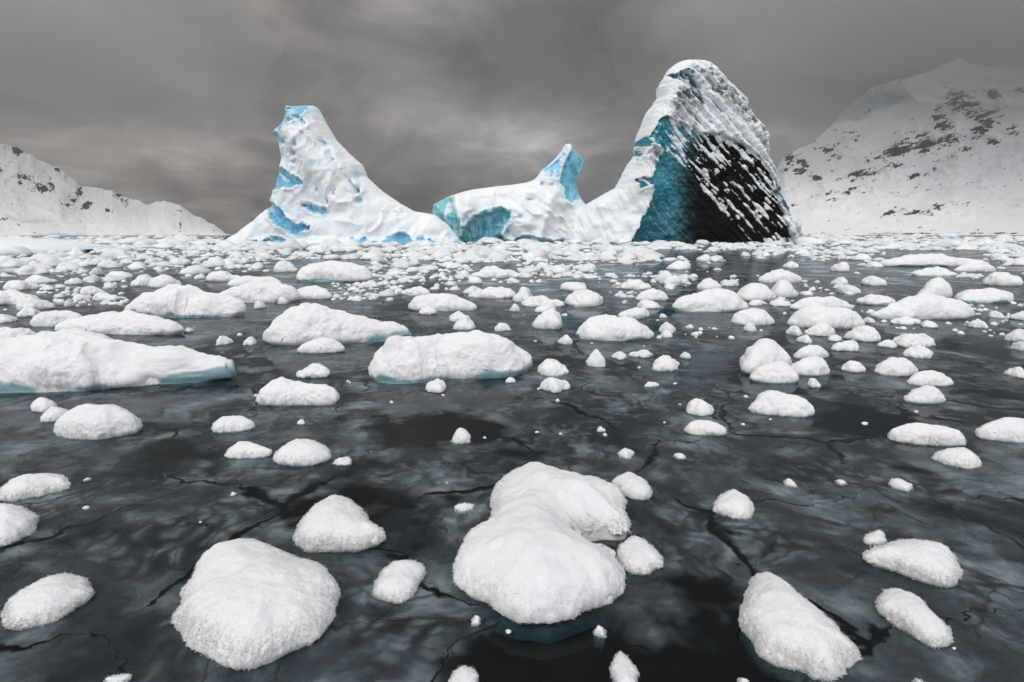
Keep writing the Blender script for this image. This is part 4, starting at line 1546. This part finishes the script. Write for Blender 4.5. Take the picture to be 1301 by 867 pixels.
make_mountain('mountain', None,
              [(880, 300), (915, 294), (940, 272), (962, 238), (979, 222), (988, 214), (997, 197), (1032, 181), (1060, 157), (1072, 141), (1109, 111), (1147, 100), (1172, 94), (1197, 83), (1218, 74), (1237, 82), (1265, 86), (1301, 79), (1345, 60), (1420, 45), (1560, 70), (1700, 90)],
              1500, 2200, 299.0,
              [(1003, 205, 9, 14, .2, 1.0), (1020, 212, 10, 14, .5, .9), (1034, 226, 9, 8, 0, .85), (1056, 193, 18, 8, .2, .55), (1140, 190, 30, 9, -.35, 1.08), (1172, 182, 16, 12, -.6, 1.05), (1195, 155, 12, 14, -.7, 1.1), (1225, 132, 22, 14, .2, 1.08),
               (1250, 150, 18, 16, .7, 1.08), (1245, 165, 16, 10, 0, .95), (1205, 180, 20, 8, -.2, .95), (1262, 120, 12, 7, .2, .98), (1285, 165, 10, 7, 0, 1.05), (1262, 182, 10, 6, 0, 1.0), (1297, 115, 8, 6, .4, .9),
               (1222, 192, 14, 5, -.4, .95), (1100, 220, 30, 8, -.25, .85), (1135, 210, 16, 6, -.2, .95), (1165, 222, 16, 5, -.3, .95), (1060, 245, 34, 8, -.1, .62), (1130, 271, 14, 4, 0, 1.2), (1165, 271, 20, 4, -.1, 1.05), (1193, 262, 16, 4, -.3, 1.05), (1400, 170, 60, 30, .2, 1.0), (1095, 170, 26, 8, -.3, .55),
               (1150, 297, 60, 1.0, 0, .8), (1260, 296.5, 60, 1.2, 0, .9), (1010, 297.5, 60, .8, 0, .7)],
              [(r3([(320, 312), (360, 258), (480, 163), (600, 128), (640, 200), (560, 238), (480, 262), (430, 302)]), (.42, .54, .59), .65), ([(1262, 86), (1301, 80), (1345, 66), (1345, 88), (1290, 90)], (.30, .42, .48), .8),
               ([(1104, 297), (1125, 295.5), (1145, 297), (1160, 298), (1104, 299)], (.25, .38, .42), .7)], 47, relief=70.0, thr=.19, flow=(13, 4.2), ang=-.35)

SKY_BASE = 0.195
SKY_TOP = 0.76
SKY_LOBES = [  # (x, y, spread x, spread y, strength) of lighter and darker parts of the cloud deck
    (610, 175, 140, 45, .75), (690, 165, 60, 30, .45), (110, 190, 130, 60, .95), (450, 60, 110, 40, .40), (560, 110, 90, 30, .25),
    (710, 70, 150, 70, -.75), (270, 235, 110, 35, -.45), (520, 255, 160, 35, -.5), (780, 250, 60, 50, -.4),
    (1010, 170, 90, 90, .35), (1250, 60, 160, 70, .35), (900, 30, 150, 60, -.25), (560, 215, 260, 60, -.12), (60, 90, 130, 90, .35), (300, 80, 100, 40, -.2),
]
# ------------------------------------------------------------------ sky and sun
SUN_EL, SUN_AZ = math.radians(48), math.radians(205)      # azimuth from +Y, clockwise: behind the camera, a little to its left
world = bpy.data.worlds.new('World')
scene.world = world
world.use_nodes = True
t = NT(world.node_tree)
wout = t.n('ShaderNodeOutputWorld')
gen = t.n('ShaderNodeTexCoord').outputs['Generated']
d = t.vmath('NORMALIZE', gen)
dx_, dy_, dz_ = t.sep(d)
zc_ = t.math('MAXIMUM', dz_, 0.0)
az = t.math('ARCTAN2', dx_, dy_)
el = t.math('ARCSINE', zc_)
# cloud deck coordinates: the deck stretches out towards the horizon
den = t.math('ADD', zc_, 0.16)
deck = t.comb(t.math('DIVIDE', dx_, den), t.math('DIVIDE', dy_, den), 0.0)
big = t.noise(deck, 0.75, 5, 0.52, 0.5)
med = t.noise(t.vmath('MULTIPLY', deck, (1.2, 1.0, 1)), 2.1, 6, 0.55, 0.8)
soft = t.noise(t.comb(t.math('MULTIPLY', az, 1.0), t.math('MULTIPLY', el, 1.5), 3.0), 4.2, 7, 0.56, 0.9)
logv = t.math('MULTIPLY', t.math('SUBTRACT', big, 0.5), 1.6)
logv = t.math('ADD', logv, t.math('MULTIPLY', t.math('SUBTRACT', med, 0.5), 1.3))
logv = t.math('ADD', logv, t.math('MULTIPLY', t.math('SUBTRACT', soft, 0.5), 2.4))


def sky_angles(px, py):
    x, y, z = ray(px, py)
    return math.atan2(x, y), math.asin(z / math.sqrt(x * x + y * y + z * z))


for (px, py, sx, sy, amp) in SKY_LOBES:
    a0, e0 = sky_angles(px, py)
    u = t.math('DIVIDE', t.math('SUBTRACT', az, a0), sx / F)
    v = t.math('DIVIDE', t.math('SUBTRACT', el, e0), sy / F)
    r2_ = t.math('ADD', t.math('MULTIPLY', u, u), t.math('MULTIPLY', v, v))
    g = t.math('POWER', 2.71828, t.math('MULTIPLY', r2_, -1.0))
    logv = t.math('ADD', logv, t.math('MULTIPLY', g, amp))
# the cloud is thin overhead and behind the viewer, heavy ahead
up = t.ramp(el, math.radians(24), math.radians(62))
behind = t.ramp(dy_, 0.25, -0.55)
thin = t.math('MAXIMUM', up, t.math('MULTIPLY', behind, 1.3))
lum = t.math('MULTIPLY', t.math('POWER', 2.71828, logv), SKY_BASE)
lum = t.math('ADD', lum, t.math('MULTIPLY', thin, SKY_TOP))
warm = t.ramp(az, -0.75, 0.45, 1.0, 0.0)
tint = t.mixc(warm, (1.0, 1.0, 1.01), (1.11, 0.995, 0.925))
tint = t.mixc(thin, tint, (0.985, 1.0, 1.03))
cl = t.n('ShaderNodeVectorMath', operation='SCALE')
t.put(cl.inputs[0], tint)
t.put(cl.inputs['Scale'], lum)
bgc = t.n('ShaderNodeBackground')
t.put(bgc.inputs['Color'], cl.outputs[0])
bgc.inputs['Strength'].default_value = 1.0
sky = t.n('ShaderNodeTexSky', sky_type='NISHITA')
sky.sun_disc = False
sky.sun_elevation = SUN_EL
sky.sun_rotation = SUN_AZ
sky.dust_density = 3.0
bgs = t.n('ShaderNodeBackground')
t.put(bgs.inputs['Color'], sky.outputs[0])
bgs.inputs['Strength'].default_value = 0.05
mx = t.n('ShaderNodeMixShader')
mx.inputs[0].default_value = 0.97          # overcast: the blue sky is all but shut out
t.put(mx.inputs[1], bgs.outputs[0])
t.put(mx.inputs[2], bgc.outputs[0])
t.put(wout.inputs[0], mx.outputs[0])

sd_ = bpy.data.lights.new('sun', 'SUN')
sd_.energy = 1.15
sd_.angle = math.radians(28)
sd_.color = (1.0, 0.97, 0.94)
so = bpy.data.objects.new('sun', sd_)
COL.objects.link(so)
from mathutils import Vector
sv = Vector((math.sin(SUN_AZ) * math.cos(SUN_EL), math.cos(SUN_AZ) * math.cos(SUN_EL), math.sin(SUN_EL)))
so.rotation_euler = sv.to_track_quat('Z', 'Y').to_euler()
so.location = (0, -20, 60)

vs = scene.view_settings
vs.view_transform = 'Standard'
vs.look = 'None'
vs.gamma = 1.0
vs.use_curve_mapping = False
vs.exposure = 0.0
scene.render.engine = 'CYCLES'
cy = scene.cycles
cy.use_denoising = True
cy.max_bounces = 6
cy.diffuse_bounces = 3
cy.glossy_bounces = 3
cy.transmission_bounces = 4
cy.transparent_max_bounces = 8
cy.volume_bounces = 0
cy.use_adaptive_sampling = True
cy.adaptive_threshold = 0.015
